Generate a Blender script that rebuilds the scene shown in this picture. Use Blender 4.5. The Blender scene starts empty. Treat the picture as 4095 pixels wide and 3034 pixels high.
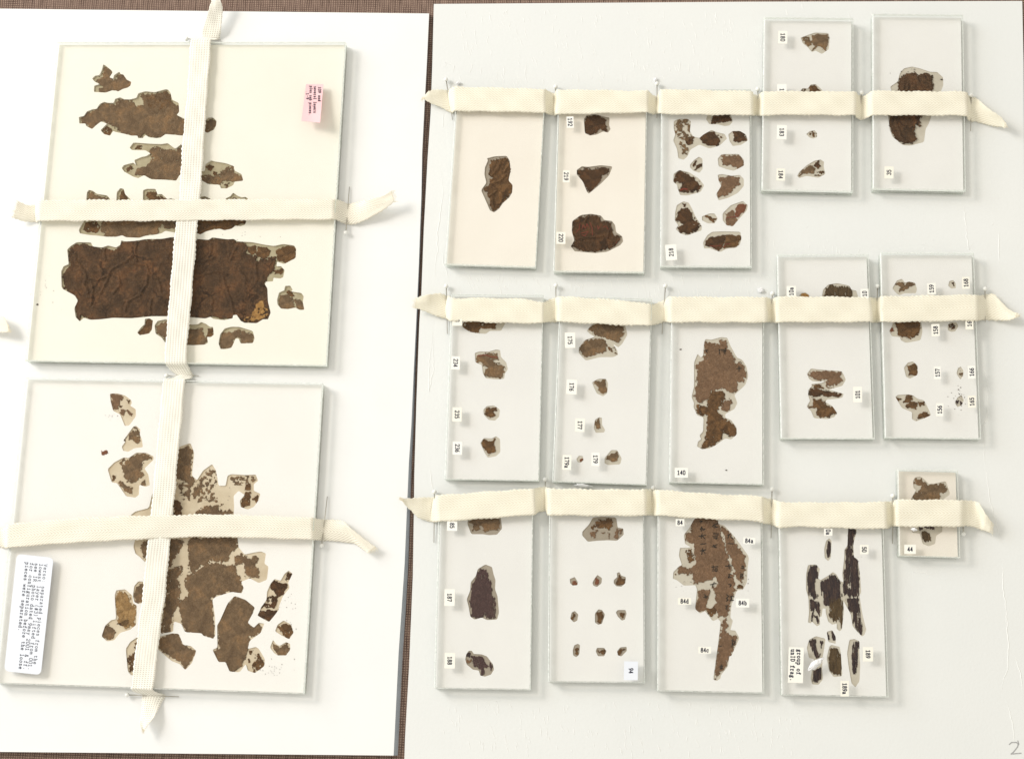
import bpy, bmesh, math, random
import numpy as np
from mathutils import Vector, Matrix
from mathutils.geometry import delaunay_2d_cdt

# ------------------------------------------------------------------ camera
FPX = 6200.0                 # focal length in photograph pixels (4095 wide)
W_PX, H_PX = 4095.0, 3034.0
CAM_H = 1.245                # metres above the boards
TILT_A, TILT_B, ROLL = math.radians(12.25), math.radians(4.2), math.radians(2.0)


def rot_matrix(a, b, r):
    ca, sa, cb, sb, cr, sr = math.cos(a), math.sin(a), math.cos(b), math.sin(b), math.cos(r), math.sin(r)
    rx = Matrix(((1, 0, 0), (0, ca, -sa), (0, sa, ca)))
    ry = Matrix(((cb, 0, sb), (0, 1, 0), (-sb, 0, cb)))
    rz = Matrix(((cr, -sr, 0), (sr, cr, 0), (0, 0, 1)))
    return rz @ ry @ rx


RM = rot_matrix(TILT_A, TILT_B, ROLL)
RNP = np.array(RM)
_c = RM @ Vector((0, 0, -1))
CAM = Vector((_c.x / _c.z * CAM_H, _c.y / _c.z * CAM_H, CAM_H))   # optical axis meets z=0 at the origin

scene = bpy.context.scene
cam_data = bpy.data.cameras.new('camera')
cam = bpy.data.objects.new('camera', cam_data)
scene.collection.objects.link(cam)
cam.matrix_world = Matrix.Translation(CAM) @ RM.to_4x4()
cam_data.sensor_fit = 'HORIZONTAL'
cam_data.sensor_width = 36.0
cam_data.lens = FPX / W_PX * 36.0
cam_data.clip_start = 0.05
cam_data.clip_end = 50.0
scene.camera = cam

# ------------------------------------------------------------------ world, lamps, exposure
world = bpy.data.worlds.new('World')
scene.world = world
world.use_nodes = True
bg = world.node_tree.nodes['Background']
bg.inputs[0].default_value = (1.0, 0.955, 0.845, 1)
bg.inputs[1].default_value = 0.755


def area_lamp(name, pos, size_x, size_y, power, color):
    ld = bpy.data.lights.new(name, 'AREA')
    ld.shape = 'RECTANGLE'
    ld.size, ld.size_y = size_x, size_y
    ld.energy = power
    ld.color = color
    o = bpy.data.objects.new(name, ld)
    scene.collection.objects.link(o)
    o.location = pos
    o.rotation_euler = (Vector((0, 0, 0)) - Vector(pos)).to_track_quat('-Z', 'Y').to_euler()
    return o


area_lamp('window_light', (-3.75, 1.80, 2.25), 2.9, 2.2, 122.0, (0.83, 0.92, 1.0))
area_lamp('warm_room_light', (-2.90, 1.42, 2.60), 0.9, 0.9, 58.0, (1.0, 0.88, 0.74))

scene.view_settings.view_transform = 'Standard'
scene.view_settings.look = 'None'
scene.view_settings.exposure = 0.03
scene.view_settings.gamma = 1.0
scene.render.engine = 'CYCLES'
scene.cycles.use_denoising = True
scene.cycles.transparent_max_bounces = 24
scene.cycles.max_bounces = 8
scene.cycles.sample_clamp_indirect = 6.0

# ------------------------------------------------------------------ measuring helpers
# points were measured on enlarged crops of the photograph; each letter is one crop's corner
VIEW = dict(A=(0, 0), B=(700, 0), C=(0, 600), D=(700, 600), E=(0, 1200), F=(700, 1200), G=(0, 1800), H=(700, 1800),
            I=(0, 2367), J=(700, 2367), K=(1600, 250), L=(2450, 300), M=(3000, 0), N=(3195, 250), O=(1600, 650),
            P=(2400, 800), Q=(3195, 900), R=(1600, 1250), S=(2400, 1300), T=(3195, 1300), U=(1600, 1850),
            V=(2400, 1850), W=(3195, 1850), X=(1600, 2300), Y=(2400, 2300), Z=(3195, 2367))
KZ = 900.0 / 2229.0


def pts(text, view=None):
    """'A 10,20 30,40 B 1,2' -> list of photograph pixels"""
    out = []
    for tok in text.split():
        if tok in VIEW:
            view = tok
            continue
        x, y = tok.split(',')
        if view == '_':
            out.append((float(x), float(y)))
        else:
            ox, oy = VIEW[view]
            out.append((ox + float(x) * KZ, oy + float(y) * KZ))
    return out


VIEW['_'] = (0, 0)


def ground(px, z=0.0):
    """where the line of sight through a photograph pixel meets the horizontal plane z"""
    d = RM @ Vector((px[0] - W_PX / 2, -(px[1] - H_PX / 2), -FPX))
    t = (z - CAM.z) / d.z
    return CAM + d * t


def ground_np(p, z):
    p = np.asarray(p, float)
    d = np.stack([p[:, 0] - W_PX / 2, -(p[:, 1] - H_PX / 2), -FPX * np.ones(len(p))], 1) @ RNP.T
    t = (z - CAM.z) / d[:, 2]
    return np.array(CAM)[None, :2] + d[:, :2] * t[:, None]


# ------------------------------------------------------------------ object helpers
COL = scene.collection


def link(name, mesh, mats, parent=None, label=None, cat=None, group=None, kind=None, origin=None):
    """mesh given in world coordinates; its origin is moved to `origin` (or its base centre)"""
    o = bpy.data.objects.new(name, mesh)
    COL.objects.link(o)
    for m in (mats if isinstance(mats, (list, tuple)) else [mats]):
        mesh.materials.append(m)
    if parent is not None:
        base = Vector(parent['world_origin'])
    if origin is None:
        n = len(mesh.vertices)
        co = np.empty(n * 3)
        mesh.vertices.foreach_get('co', co)
        co = co.reshape(-1, 3)
        origin = Vector(((co[:, 0].min() + co[:, 0].max()) / 2, (co[:, 1].min() + co[:, 1].max()) / 2, co[:, 2].min()))
    origin = Vector(origin)
    mesh.transform(Matrix.Translation(-origin))
    o['world_origin'] = tuple(origin)
    if parent is not None:
        o.parent = parent
        o.location = origin - base
    else:
        o.location = origin
    if label: o['label'] = label
    if cat: o['category'] = cat
    if group: o['group'] = group
    if kind: o['kind'] = kind
    return o


def empty(name, loc, label, cat, group=None):
    o = bpy.data.objects.new(name, None)
    COL.objects.link(o)
    o.location = loc
    o.empty_display_size = 0.01
    o['world_origin'] = tuple(loc)
    o['label'] = label
    o['category'] = cat
    if group: o['group'] = group
    return o


def mesh_from(verts, faces, name='mesh', smooth=False, mat_idx=None, uvs=None):
    me = bpy.data.meshes.new(name)
    me.from_pydata([tuple(v) for v in verts], [], [tuple(f) for f in faces])
    if smooth:
        me.shade_smooth()
    if mat_idx is not None:
        me.polygons.foreach_set('material_index', mat_idx)
    if uvs is not None:
        lay = me.uv_layers.new(name='UVMap')
        idx = np.empty(len(me.loops), dtype=np.int32)
        me.loops.foreach_get('vertex_index', idx)
        lay.data.foreach_set('uv', np.asarray(uvs, dtype=np.float32)[idx].ravel())
    me.update()
    return me


def prism(poly, z0, z1, name='prism'):
    """closed slab over a simple polygon (list of 2-D points)"""
    n = len(poly)
    r = delaunay_2d_cdt([Vector(p[:2]) for p in poly], [(i, (i + 1) % n) for i in range(n)], [], 1, 1e-7)
    vs, es, fs = r[0], r[1], r[2]
    m = len(vs)
    verts = [(v.x, v.y, z1) for v in vs] + [(v.x, v.y, z0) for v in vs]
    faces = []
    edge_use = {}
    for f in fs:
        f = list(f)
        a = sum(vs[f[i]].x * vs[f[(i + 1) % len(f)]].y - vs[f[(i + 1) % len(f)]].x * vs[f[i]].y for i in range(len(f)))
        if a < 0: f.reverse()
        faces.append(f)
        faces.append([i + m for i in reversed(f)])
        for i in range(len(f)):
            edge_use[(f[i], f[(i + 1) % len(f)])] = 1
    for (a, b) in list(edge_use):
        if (b, a) not in edge_use:
            faces.append([b, a, a + m, b + m])
    return mesh_from(verts, faces, name)


def chaikin(p, rounds=1):
    for _ in range(rounds):
        q = []
        n = len(p)
        for i in range(n):
            a, b = p[i], p[(i + 1) % n]
            q.append((a[0] * .9 + b[0] * .1, a[1] * .9 + b[1] * .1))
            q.append((a[0] * .1 + b[0] * .9, a[1] * .1 + b[1] * .9))
        p = q
    return p


def inside(px, py, poly):
    """vectorised even-odd test"""
    poly = np.asarray(poly)
    res = np.zeros(px.shape, bool)
    x0, y0 = poly[:, 0], poly[:, 1]
    x1, y1 = np.roll(x0, -1), np.roll(y0, -1)
    for a, b, c, d in zip(x0, y0, x1, y1):
        if b == d: continue
        hit = ((b > py) != (d > py)) & (px < (c - a) * (py - b) / (d - b) + a)
        res ^= hit
    return res


def seg_dist(px, py, poly):
    poly = np.asarray(poly)
    best = np.full(px.shape, 1e9)
    nxt = np.roll(poly, -1, axis=0)
    for (a, b), (c, d) in zip(poly, nxt):
        dx, dy = c - a, d - b
        L = dx * dx + dy * dy + 1e-16
        t = np.clip(((px - a) * dx + (py - b) * dy) / L, 0, 1)
        best = np.minimum(best, (px - a - t * dx) ** 2 + (py - b - t * dy) ** 2)
    return np.sqrt(best)


def vnoise(x, y, seed):
    """smooth value noise in 0..1"""
    xi, yi = np.floor(x).astype(np.int64), np.floor(y).astype(np.int64)
    fx, fy = x - xi, y - yi
    fx, fy = fx * fx * (3 - 2 * fx), fy * fy * (3 - 2 * fy)

    def h(i, j):
        n = (i * 374761393 + j * 668265263 + seed * 974634777) & 0xffffffff
        n = ((n ^ (n >> 13)) * 1274126177) & 0xffffffff
        return ((n ^ (n >> 16)) & 0xffff) / 65535.0
    return (h(xi, yi) * (1 - fx) + h(xi + 1, yi) * fx) * (1 - fy) + (h(xi, yi + 1) * (1 - fx) + h(xi + 1, yi + 1) * fx) * fy


def fbm(x, y, seed, octaves=4):
    s, a, t = 0, 0.5, 0
    for k in range(octaves):
        s = s + a * vnoise(x * 2 ** k, y * 2 ** k, seed + k * 17)
        t += a
        a *= .55
    return s / t


def catmull(P, per):
    """P: list of np arrays; per: list of subdivisions per span"""
    out = []
    n = len(P)
    for i in range(n - 1):
        p0, p1, p2, p3 = P[max(i - 1, 0)], P[i], P[i + 1], P[min(i + 2, n - 1)]
        for k in range(per[i]):
            t = k / per[i]
            h = ((2 * p1) + (-p0 + p2) * t + (2 * p0 - 5 * p1 + 4 * p2 - p3) * t * t + (-p0 + 3 * p1 - 3 * p2 + p3) * t ** 3) * .5
            lin = p1 * (1 - t) + p2 * t
            out.append(h * .55 + lin * .45)
    out.append(P[-1])
    return out


# ------------------------------------------------------------------ materials
def new_mat(name):
    m = bpy.data.materials.new(name)
    m.use_nodes = True
    nt = m.node_tree
    for n in list(nt.nodes):
        nt.nodes.remove(n)
    out = nt.nodes.new('ShaderNodeOutputMaterial')
    return m, nt, out


def nnode(nt, t, **kw):
    n = nt.nodes.new(t)
    for k, v in kw.items():
        if k.startswith('i_'):
            key = k[2:]
            key = int(key) if key.isdigit() else key
            n.inputs[key].default_value = v
        else:
            setattr(n, k, v)
    return n


def ramp(nt, stops):
    r = nt.nodes.new('ShaderNodeValToRGB')
    el = r.color_ramp.elements
    while len(el) > 1: el.remove(el[-1])
    el[0].position, el[0].color = stops[0][0], (*stops[0][1], 1)
    for p, c in stops[1:]:
        e = el.new(p)
        e.color = (*c, 1)
    return r


def surface(name, stops, scale=200.0, detail=6, rough=0.8, bump=0.0, bump_scale=None, stretch=(1, 1, 1), spec=0.2,
            second=None, uv=False, distortion=0.3, bump_dist=0.0006, cracks=False, vary=None):
    """noise-coloured principled surface, optional second colour mottling (stops2, scale2, factor)"""
    m, nt, out = new_mat(name)
    L = nt.links.new
    tc = nnode(nt, 'ShaderNodeTexCoord')
    mp = nnode(nt, 'ShaderNodeMapping')
    mp.inputs['Scale'].default_value = stretch
    L(tc.outputs['UV' if uv else 'Object'], mp.inputs[0])
    nz = nnode(nt, 'ShaderNodeTexNoise', i_Scale=scale, i_Detail=detail, i_Roughness=.62, i_Distortion=distortion)
    L(mp.outputs[0], nz.inputs['Vector'])
    r = ramp(nt, stops)
    L(nz.outputs[0], r.inputs[0])
    color = r.outputs[0]
    if second:
        st2, sc2, f2 = second
        nz2 = nnode(nt, 'ShaderNodeTexNoise', i_Scale=sc2, i_Detail=4, i_Roughness=.6)
        L(mp.outputs[0], nz2.inputs['Vector'])
        r2 = ramp(nt, st2)
        L(nz2.outputs[0], r2.inputs[0])
        mx = nnode(nt, 'ShaderNodeMix', data_type='RGBA', blend_type='MULTIPLY')
        mx.inputs[0].default_value = f2
        L(color, mx.inputs[6])
        L(r2.outputs[0], mx.inputs[7])
        color = mx.outputs[2]
    if cracks:      # dark wandering cracks of uneven strength, with fold relief shading put into the colour
        wn = nnode(nt, 'ShaderNodeTexNoise', i_Scale=90.0, i_Detail=4)
        L(tc.outputs['Object'], wn.inputs['Vector'])
        wm = nnode(nt, 'ShaderNodeMix', data_type='RGBA')
        wm.inputs[0].default_value = .022
        L(tc.outputs['Object'], wm.inputs[6]); L(wn.outputs[1], wm.inputs[7])
        vo = nnode(nt, 'ShaderNodeTexVoronoi', feature='DISTANCE_TO_EDGE', i_Scale=40.0)
        L(wm.outputs[2], vo.inputs['Vector'])
        rv = ramp(nt, [(0.0, (.42, .42, .42)), (.03, (.7, .68, .66)), (.06, (1.25, 1.2, 1.15)), (.12, (1, 1, 1))])
        L(vo.outputs['Distance'], rv.inputs[0])
        ms = nnode(nt, 'ShaderNodeTexNoise', i_Scale=38.0, i_Detail=2)
        L(tc.outputs['Object'], ms.inputs['Vector'])
        mr_ = nnode(nt, 'ShaderNodeMapRange')
        mr_.inputs[1].default_value, mr_.inputs[2].default_value = .42, .6
        L(ms.outputs[0], mr_.inputs[0])
        mc = nnode(nt, 'ShaderNodeMix', data_type='RGBA', blend_type='MULTIPLY')
        L(mr_.outputs[0], mc.inputs[0]); L(color, mc.inputs[6]); L(rv.outputs[0], mc.inputs[7])
        color = mc.outputs[2]
    if vary:
        oi = nnode(nt, 'ShaderNodeObjectInfo')
        rr = ramp(nt, vary)
        L(oi.outputs['Random'], rr.inputs[0])
        mv = nnode(nt, 'ShaderNodeMix', data_type='RGBA', blend_type='MULTIPLY')
        mv.inputs[0].default_value = 1.0
        L(color, mv.inputs[6]); L(rr.outputs[0], mv.inputs[7])
        color = mv.outputs[2]
    b = nnode(nt, 'ShaderNodeBsdfPrincipled', i_Roughness=rough)
    b.inputs['Specular IOR Level'].default_value = spec
    L(color, b.inputs['Base Color'])
    if bump:
        nb = nnode(nt, 'ShaderNodeTexNoise', i_Scale=bump_scale or scale, i_Detail=5, i_Roughness=.6)
        L(mp.outputs[0], nb.inputs['Vector'])
        bp = nnode(nt, 'ShaderNodeBump', i_Strength=bump, i_Distance=bump_dist)
        L(nb.outputs[0], bp.inputs['Height'])
        L(bp.outputs[0], b.inputs['Normal'])
    L(b.outputs[0], out.inputs[0])
    return m


def g3(v, t=(1, 1, 1)):
    return (v * t[0], v * t[1], v * t[2])


M = {}
M['board_white'] = surface('board_white', [(.35, (.84, .85, .86)), (.65, (.88, .885, .89))], scale=9, rough=.55, bump=.25,
                           bump_scale=900, spec=.3, bump_dist=.0002)
M['board_paper'] = surface('board_paper', [(.3, (.775, .79, .79)), (.7, (.815, .825, .82))], scale=5, rough=.6, bump=.5,
                           bump_scale=420, spec=.3, bump_dist=.0003)
M['crease'] = surface('crease', [(.3, (.84, .85, .84)), (.7, (.90, .90, .89))], scale=60, rough=.6)
M['board_side_shaded'] = surface('board_side_shaded', [(.3, (.30, .33, .36)), (.7, (.38, .41, .44))], scale=60, rough=.8)  # left board's edge: its shade is put into this dark colour
M['mat_cream'] = surface('mat_cream', [(.3, (.89, .855, .785)), (.7, (.92, .89, .825))], scale=14, bump=.3, bump_scale=1500,
                         rough=.85, bump_dist=.0002)
M['mat_white'] = surface('mat_white', [(.3, (.89, .865, .85)), (.7, (.92, .895, .885))], scale=14, bump=.3, bump_scale=1500,
                         rough=.85, bump_dist=.0002)
M['mat_buff'] = surface('mat_buff', [(.3, (.865, .805, .745)), (.7, (.905, .85, .795))], scale=14, bump=.4, bump_scale=1300,
                        rough=.85, bump_dist=.0002)
M['mat_grey'] = surface('mat_grey', [(.3, (.815, .80, .80)), (.7, (.86, .845, .845))], scale=14, bump=.4, bump_scale=1300,
                        rough=.85, bump_dist=.0002)
M['mat_tan'] = surface('mat_tan', [(.3, (.82, .755, .69)), (.7, (.86, .80, .74))], scale=14, bump=.4, bump_scale=1300,
                       rough=.85, bump_dist=.0002)
M['back_olive'] = surface('back_olive', [(.3, (.37, .315, .20)), (.7, (.52, .455, .32))], scale=90, bump=.4, bump_scale=1500,
                          rough=.9)
M['back_sand'] = surface('back_sand', [(.3, (.56, .455, .32)), (.7, (.74, .64, .50))], scale=40, bump=.4, bump_scale=1500,
                         rough=.9)
M['back_grey'] = surface('back_grey', [(.3, (.33, .28, .225)), (.7, (.40, .345, .28))], scale=60, bump=.4, bump_scale=1500,
                         rough=.9)
M['back_pale'] = surface('back_pale', [(.3, (.53, .48, .40)), (.7, (.63, .58, .50))], scale=60, bump=.4, bump_scale=1500,
                         rough=.9)

DK = ((.25, (0.0579, 0.02984, 0.01276)), (.5, (0.1189, 0.064, 0.0274)), (.78, (0.2104, 0.1189, 0.05668)))
FR = {
    'brown': dict(st=DK, second=([(.3, (.5, .48, .46)), (.5, (1.0, .95, .9)), (.65, (1.35, 1.25, 1.1)), (.8, (1.6, 1.45, 1.25))], 140, .8)),
    'dark': dict(st=((.25, (.038, .020, .009)), (.5, (.073, .038, .017)), (.8, (.13, .070, .033))),
                 second=([(.3, (.5, .5, .5)), (.55, (1.1, 1.0, .95)), (.75, (1.7, 1.4, 1.2))], 130, .8)),
    'big': dict(st=((.2, (.039, .022, .011)), (.5, (.082, .045, .023)), (.8, (.155, .088, .044))),
                second=([(.3, (.5, .5, .5)), (.5, (1.0, .95, .9)), (.62, (1.5, 1.25, 1.05)), (.78, (2.0, 1.8, 1.5))], 60, .85)),
    'mid': dict(st=((.25, (0.1067, 0.06156, 0.03472)), (.5, (0.186, 0.1091, 0.064)), (.8, (0.2958, 0.186, 0.1128))),
                second=([(.3, (.75, .75, .75)), (.7, (1.2, 1.15, 1.1))], 60, .6)),
    'flat': dict(st=((.25, (0.1067, 0.06644, 0.03594)), (.5, (0.1738, 0.1104, 0.06156)), (.8, (0.2592, 0.1714, 0.1006))),
                 second=([(.3, (.55, .52, .5)), (.5, (.95, .95, .95)), (.7, (1.45, 1.3, 1.1))], 90, .9)),
    'ochre': dict(st=((.25, (0.1616, 0.0762, 0.0213)), (.5, (0.36, 0.19, 0.06)), (.75, (0.52, 0.31, 0.12))), second=None),
    'tan': dict(st=((.25, (0.125, 0.0701, 0.02496)), (.5, (0.3324, 0.1982, 0.0823)), (.75, (0.42, 0.27, 0.13))), second=([(.3, (.5, .5, .5)), (.6, (1.1, 1.1, 1.1))], 160, .8)),
    'red': dict(st=((.25, (0.1128, 0.0396, 0.0213)), (.5, (0.186, 0.0701, 0.03716)), (.8, (0.247, 0.1372, 0.0762))), second=None),
    'purple': dict(st=((.25, (0.0457, 0.0274, 0.0274)), (.5, (0.0701, 0.0396, 0.03716)), (.8, (0.1189, 0.0701, 0.064))), second=None),
    'fibre': dict(st=((.25, (0.0152, 0.01276, 0.01764)), (.5, (0.04204, 0.0274, 0.0274)), (.8, (0.1372, 0.0823, 0.0579))), second=None),
    'olive': dict(st=((.25, (0.03716, 0.02496, 0.01276)), (.5, (0.0823, 0.0518, 0.02496)), (.8, (0.1616, 0.1067, 0.0518))), second=None),
}
for k, d in FR.items():
    M['frag_' + k] = surface('fragment_' + k, list(d['st']), scale=420, detail=8, rough=.75, bump=1.0, bump_scale=700, cracks=k in ('big', 'brown', 'dark'),
                             second=d['second'], spec=.12, distortion=.9,
                             stretch=(2.2, .35, 1) if k in ('fibre', 'olive') else (1, 1, 1), bump_dist=.0005)

M['ink'] = surface('ink', [(.3, (.012, .013, .03)), (.7, (.03, .03, .06))], scale=900, rough=.6)
M['brush_ink'] = surface('brush_ink', [(.3, (.012, .010, .009)), (.7, (.04, .03, .02))], scale=900, rough=.6)
M['red_mark'] = surface('red_mark', [(.3, (.16, .03, .018)), (.7, (.25, .05, .03))], scale=900, rough=.7)
M['pencil'] = surface('pencil', [(.3, (.32, .32, .33)), (.7, (.5, .5, .5))], scale=1500, rough=.7)
M['sticker'] = surface('sticker', [(.3, (.91, .90, .86)), (.7, (.94, .935, .90))], scale=100, rough=.7, vary=[(0, (1, 1, 1)), (.6, (1, .99, .96)), (1, (.98, .96, .90))])
M['label_white'] = surface('label_white', [(.3, (.80, .84, .93)), (.7, (.84, .87, .95))], scale=50, rough=.5)
M['pink'] = surface('pink', [(.3, (.88, .55, .58)), (.7, (.92, .61, .64))], scale=60, rough=.7)
M['pearl'] = surface('pearl', [(.3, (.84, .85, .83)), (.7, (.9, .9, .88))], scale=100, rough=.25, spec=.6)
M['cotton'] = surface('cotton', [(.3, (.84, .84, .86)), (.7, (.92, .92, .94))], scale=300, rough=.9, bump=.8, bump_scale=600)
M['thread'] = surface('thread', [(.3, (.88, .82, .68)), (.7, (.94, .89, .77))], scale=300, rough=.9)
M['crumb'] = surface('crumb', [(.3, (.03, .018, .012)), (.7, (.09, .05, .03))], scale=300, rough=.9)

# pins' steel
m, nt, out = new_mat('steel')
b = nnode(nt, 'ShaderNodeBsdfPrincipled', i_Metallic=.9, i_Roughness=.35)
nz = nnode(nt, 'ShaderNodeTexNoise', i_Scale=300.0)
r = ramp(nt, [(.3, (.42, .40, .36)), (.7, (.62, .58, .50))])
nt.links.new(nz.outputs[0], r.inputs[0])
nt.links.new(r.outputs[0], b.inputs['Base Color'])
nt.links.new(b.outputs[0], out.inputs[0])
M['steel'] = m


def glass_face():
    m, nt, out = new_mat('glass_face')
    L = nt.links.new
    tr = nnode(nt, 'ShaderNodeBsdfTransparent')
    tr.inputs[0].default_value = (.99, .993, .988, 1)
    gl = nnode(nt, 'ShaderNodeBsdfGlossy', i_Roughness=.04)
    lw = nnode(nt, 'ShaderNodeLayerWeight', i_Blend=.5)
    pw = nnode(nt, 'ShaderNodeMath', operation='POWER')
    pw.inputs[1].default_value = 4.0
    L(lw.outputs['Facing'], pw.inputs[0])
    fr = nnode(nt, 'ShaderNodeMath', operation='MULTIPLY_ADD')
    fr.inputs[1].default_value, fr.inputs[2].default_value = .35, .012
    L(pw.outputs[0], fr.inputs[0])
    mx = nnode(nt, 'ShaderNodeMixShader')
    L(fr.outputs[0], mx.inputs[0]); L(tr.outputs[0], mx.inputs[1]); L(gl.outputs[0], mx.inputs[2])
    L(mx.outputs[0], out.inputs[0])
    return m


def glass_edge(name, stops, alpha_lo, alpha_hi, scale):
    m, nt, out = new_mat(name)
    L = nt.links.new
    tc = nnode(nt, 'ShaderNodeTexCoord')
    nz = nnode(nt, 'ShaderNodeTexNoise', i_Scale=scale, i_Detail=5, i_Roughness=.7)
    L(tc.outputs['Object'], nz.inputs['Vector'])
    r = ramp(nt, stops)
    L(nz.outputs[0], r.inputs[0])
    b = nnode(nt, 'ShaderNodeBsdfPrincipled', i_Roughness=.25)
    b.inputs['Specular IOR Level'].default_value = .6
    L(r.outputs[0], b.inputs['Base Color'])
    tr = nnode(nt, 'ShaderNodeBsdfTransparent')
    tr.inputs[0].default_value = (.96, .985, .97, 1)
    mr = nnode(nt, 'ShaderNodeMapRange')
    mr.inputs[1].default_value, mr.inputs[2].default_value = .35, .65
    mr.inputs[3].default_value, mr.inputs[4].default_value = alpha_lo, alpha_hi
    L(nz.outputs[0], mr.inputs[0])
    tl = nnode(nt, 'ShaderNodeBsdfTranslucent')
    L(r.outputs[0], tl.inputs[0])
    m0 = nnode(nt, 'ShaderNodeMixShader')
    m0.inputs[0].default_value = .5
    L(b.outputs[0], m0.inputs[1]); L(tl.outputs[0], m0.inputs[2])
    mx = nnode(nt, 'ShaderNodeMixShader')
    L(mr.outputs[0], mx.inputs[0]); L(tr.outputs[0], mx.inputs[1]); L(m0.outputs[0], mx.inputs[2])
    L(mx.outputs[0], out.inputs[0])
    return m


M['glass_face'] = glass_face()
M['glass_edge'] = glass_edge('glass_edge', [(.3, (.86, .92, .87)), (.7, (.93, .96, .93))], .6, .92, 120.0)
M['glass_chamfer_glint'] = glass_edge('glass_chamfer_glint', [(.3, (.88, .93, .89)), (.6, (.97, .98, .97))], .6, 1.0, 260.0)  # bright edge highlight put into the near-white chamfer colour


def weave(name, base, dark, kind):
    """cotton tape: u runs along the tape and v across it, in metres"""
    m, nt, out = new_mat(name)
    L = nt.links.new
    uv = nnode(nt, 'ShaderNodeUVMap')
    sep = nnode(nt, 'ShaderNodeSeparateXYZ')
    L(uv.outputs[0], sep.inputs[0])

    def math_(op, a, b=None, c=None):
        n = nnode(nt, 'ShaderNodeMath', operation=op)
        for i, v in enumerate((a, b, c)):
            if v is None: continue
            if isinstance(v, (int, float)): n.inputs[i].default_value = v
            else: L(v, n.inputs[i])
        return n.outputs[0]
    u, v = sep.outputs[0], sep.outputs[1]
    wob = nnode(nt, 'ShaderNodeTexNoise', i_Scale=120.0, i_Detail=3)
    L(uv.outputs[0], wob.inputs['Vector'])
    w = math_('MULTIPLY', math_('SUBTRACT', wob.outputs[0], .5), .9)
    if kind == 'twill':
        # herringbone: the diagonal flips at mid width
        tri = math_('ABSOLUTE', math_('SUBTRACT', v, .0095))
        ph = math_('MULTIPLY_ADD', math_('ADD', u, math_('MULTIPLY', tri, 1.6)), 2 * math.pi / .0028, w)
        dia = math_('MULTIPLY_ADD', math_('SINE', ph), .5, .5)
        p2 = math_('MULTIPLY_ADD', math_('SINE', math_('MULTIPLY', v, 2 * math.pi / .0019)), .5, .5)
        h = math_('ADD', math_('MULTIPLY', dia, .75), math_('MULTIPLY', p2, .25))
    else:
        # gauze: rows of slits between lengthwise cords
        ph = math_('MULTIPLY_ADD', v, 2 * math.pi / .0021, w)
        co = math_('MULTIPLY_ADD', math_('SINE', ph), .5, .5)
        p2 = math_('MULTIPLY_ADD', math_('SINE', math_('MULTIPLY', u, 2 * math.pi / .0016)), .5, .5)
        h = math_('MAXIMUM', co, math_('MULTIPLY_ADD', p2, .8, .1))
    big = nnode(nt, 'ShaderNodeTexNoise', i_Scale=60.0, i_Detail=4)
    L(uv.outputs[0], big.inputs['Vector'])
    fac = math_('ADD', math_('MULTIPLY', h, .7), math_('MULTIPLY', big.outputs[0], .5))
    r = ramp(nt, [(.15, dark), (.55, base), (1.0, tuple(min(1, c * 1.05) for c in base))])
    L(fac, r.inputs[0])
    b = nnode(nt, 'ShaderNodeBsdfPrincipled', i_Roughness=.9)
    b.inputs['Specular IOR Level'].default_value = .1
    L(r.outputs[0], b.inputs['Base Color'])
    bp = nnode(nt, 'ShaderNodeBump', i_Strength=.3, i_Distance=.0004)
    L(h, bp.inputs['Height'])
    L(bp.outputs[0], b.inputs['Normal'])
    tl = nnode(nt, 'ShaderNodeBsdfTranslucent')
    L(r.outputs[0], tl.inputs[0])
    mx = nnode(nt, 'ShaderNodeMixShader')
    mx.inputs[0].default_value = .12
    L(b.outputs[0], mx.inputs[1]); L(tl.outputs[0], mx.inputs[2])
    # the dark fragments glimmer through the open weave
    tr = nnode(nt, 'ShaderNodeBsdfTransparent')
    lo = math_('SUBTRACT', 1.0, h)
    op = math_('MULTIPLY', lo, .42 if kind == 'gauze' else (.30 if name == 'white_tape' else .10))
    m2 = nnode(nt, 'ShaderNodeMixShader')
    L(op, m2.inputs[0]); L(mx.outputs[0], m2.inputs[1]); L(tr.outputs[0], m2.inputs[2])
    L(m2.outputs[0], out.inputs[0])
    return m


M['twill'] = weave('twill_tape', (.97, .93, .81), (.88, .81, .65), 'twill')
M['twill_white'] = weave('white_tape', (.985, .94, .84), (.89, .82, .70), 'twill')
M['gauze'] = weave('gauze_tape', (.985, .95, .88), (.80, .73, .63), 'gauze')

# brown linen
m, nt, out = new_mat('linen')
L = nt.links.new
tc = nnode(nt, 'ShaderNodeTexCoord')
nz = nnode(nt, 'ShaderNodeTexNoise', i_Scale=70.0, i_Detail=5)
L(tc.outputs['Object'], nz.inputs['Vector'])
warp = nnode(nt, 'ShaderNodeMix', data_type='RGBA')
warp.inputs[0].default_value = .0016
L(tc.outputs['Object'], warp.inputs[6]); L(nz.outputs[1], warp.inputs[7])
w1 = nnode(nt, 'ShaderNodeTexWave', i_Scale=160.0, i_Distortion=1.2, wave_type='BANDS', bands_direction='X')
w2 = nnode(nt, 'ShaderNodeTexWave', i_Scale=160.0, i_Distortion=1.2, wave_type='BANDS', bands_direction='Y')
w1.inputs['Detail Scale'].default_value = 2.0
L(warp.outputs[2], w1.inputs[0]); L(warp.outputs[2], w2.inputs[0])
mu = nnode(nt, 'ShaderNodeMath', operation='MULTIPLY')
L(w1.outputs[1], mu.inputs[0]); L(w2.outputs[1], mu.inputs[1])
slub = nnode(nt, 'ShaderNodeTexNoise', i_Scale=1.0, i_Detail=3)
mp = nnode(nt, 'ShaderNodeMapping')
mp.inputs['Scale'].default_value = (420, 60, 1)
L(tc.outputs['Object'], mp.inputs[0]); L(mp.outputs[0], slub.inputs['Vector'])
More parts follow.
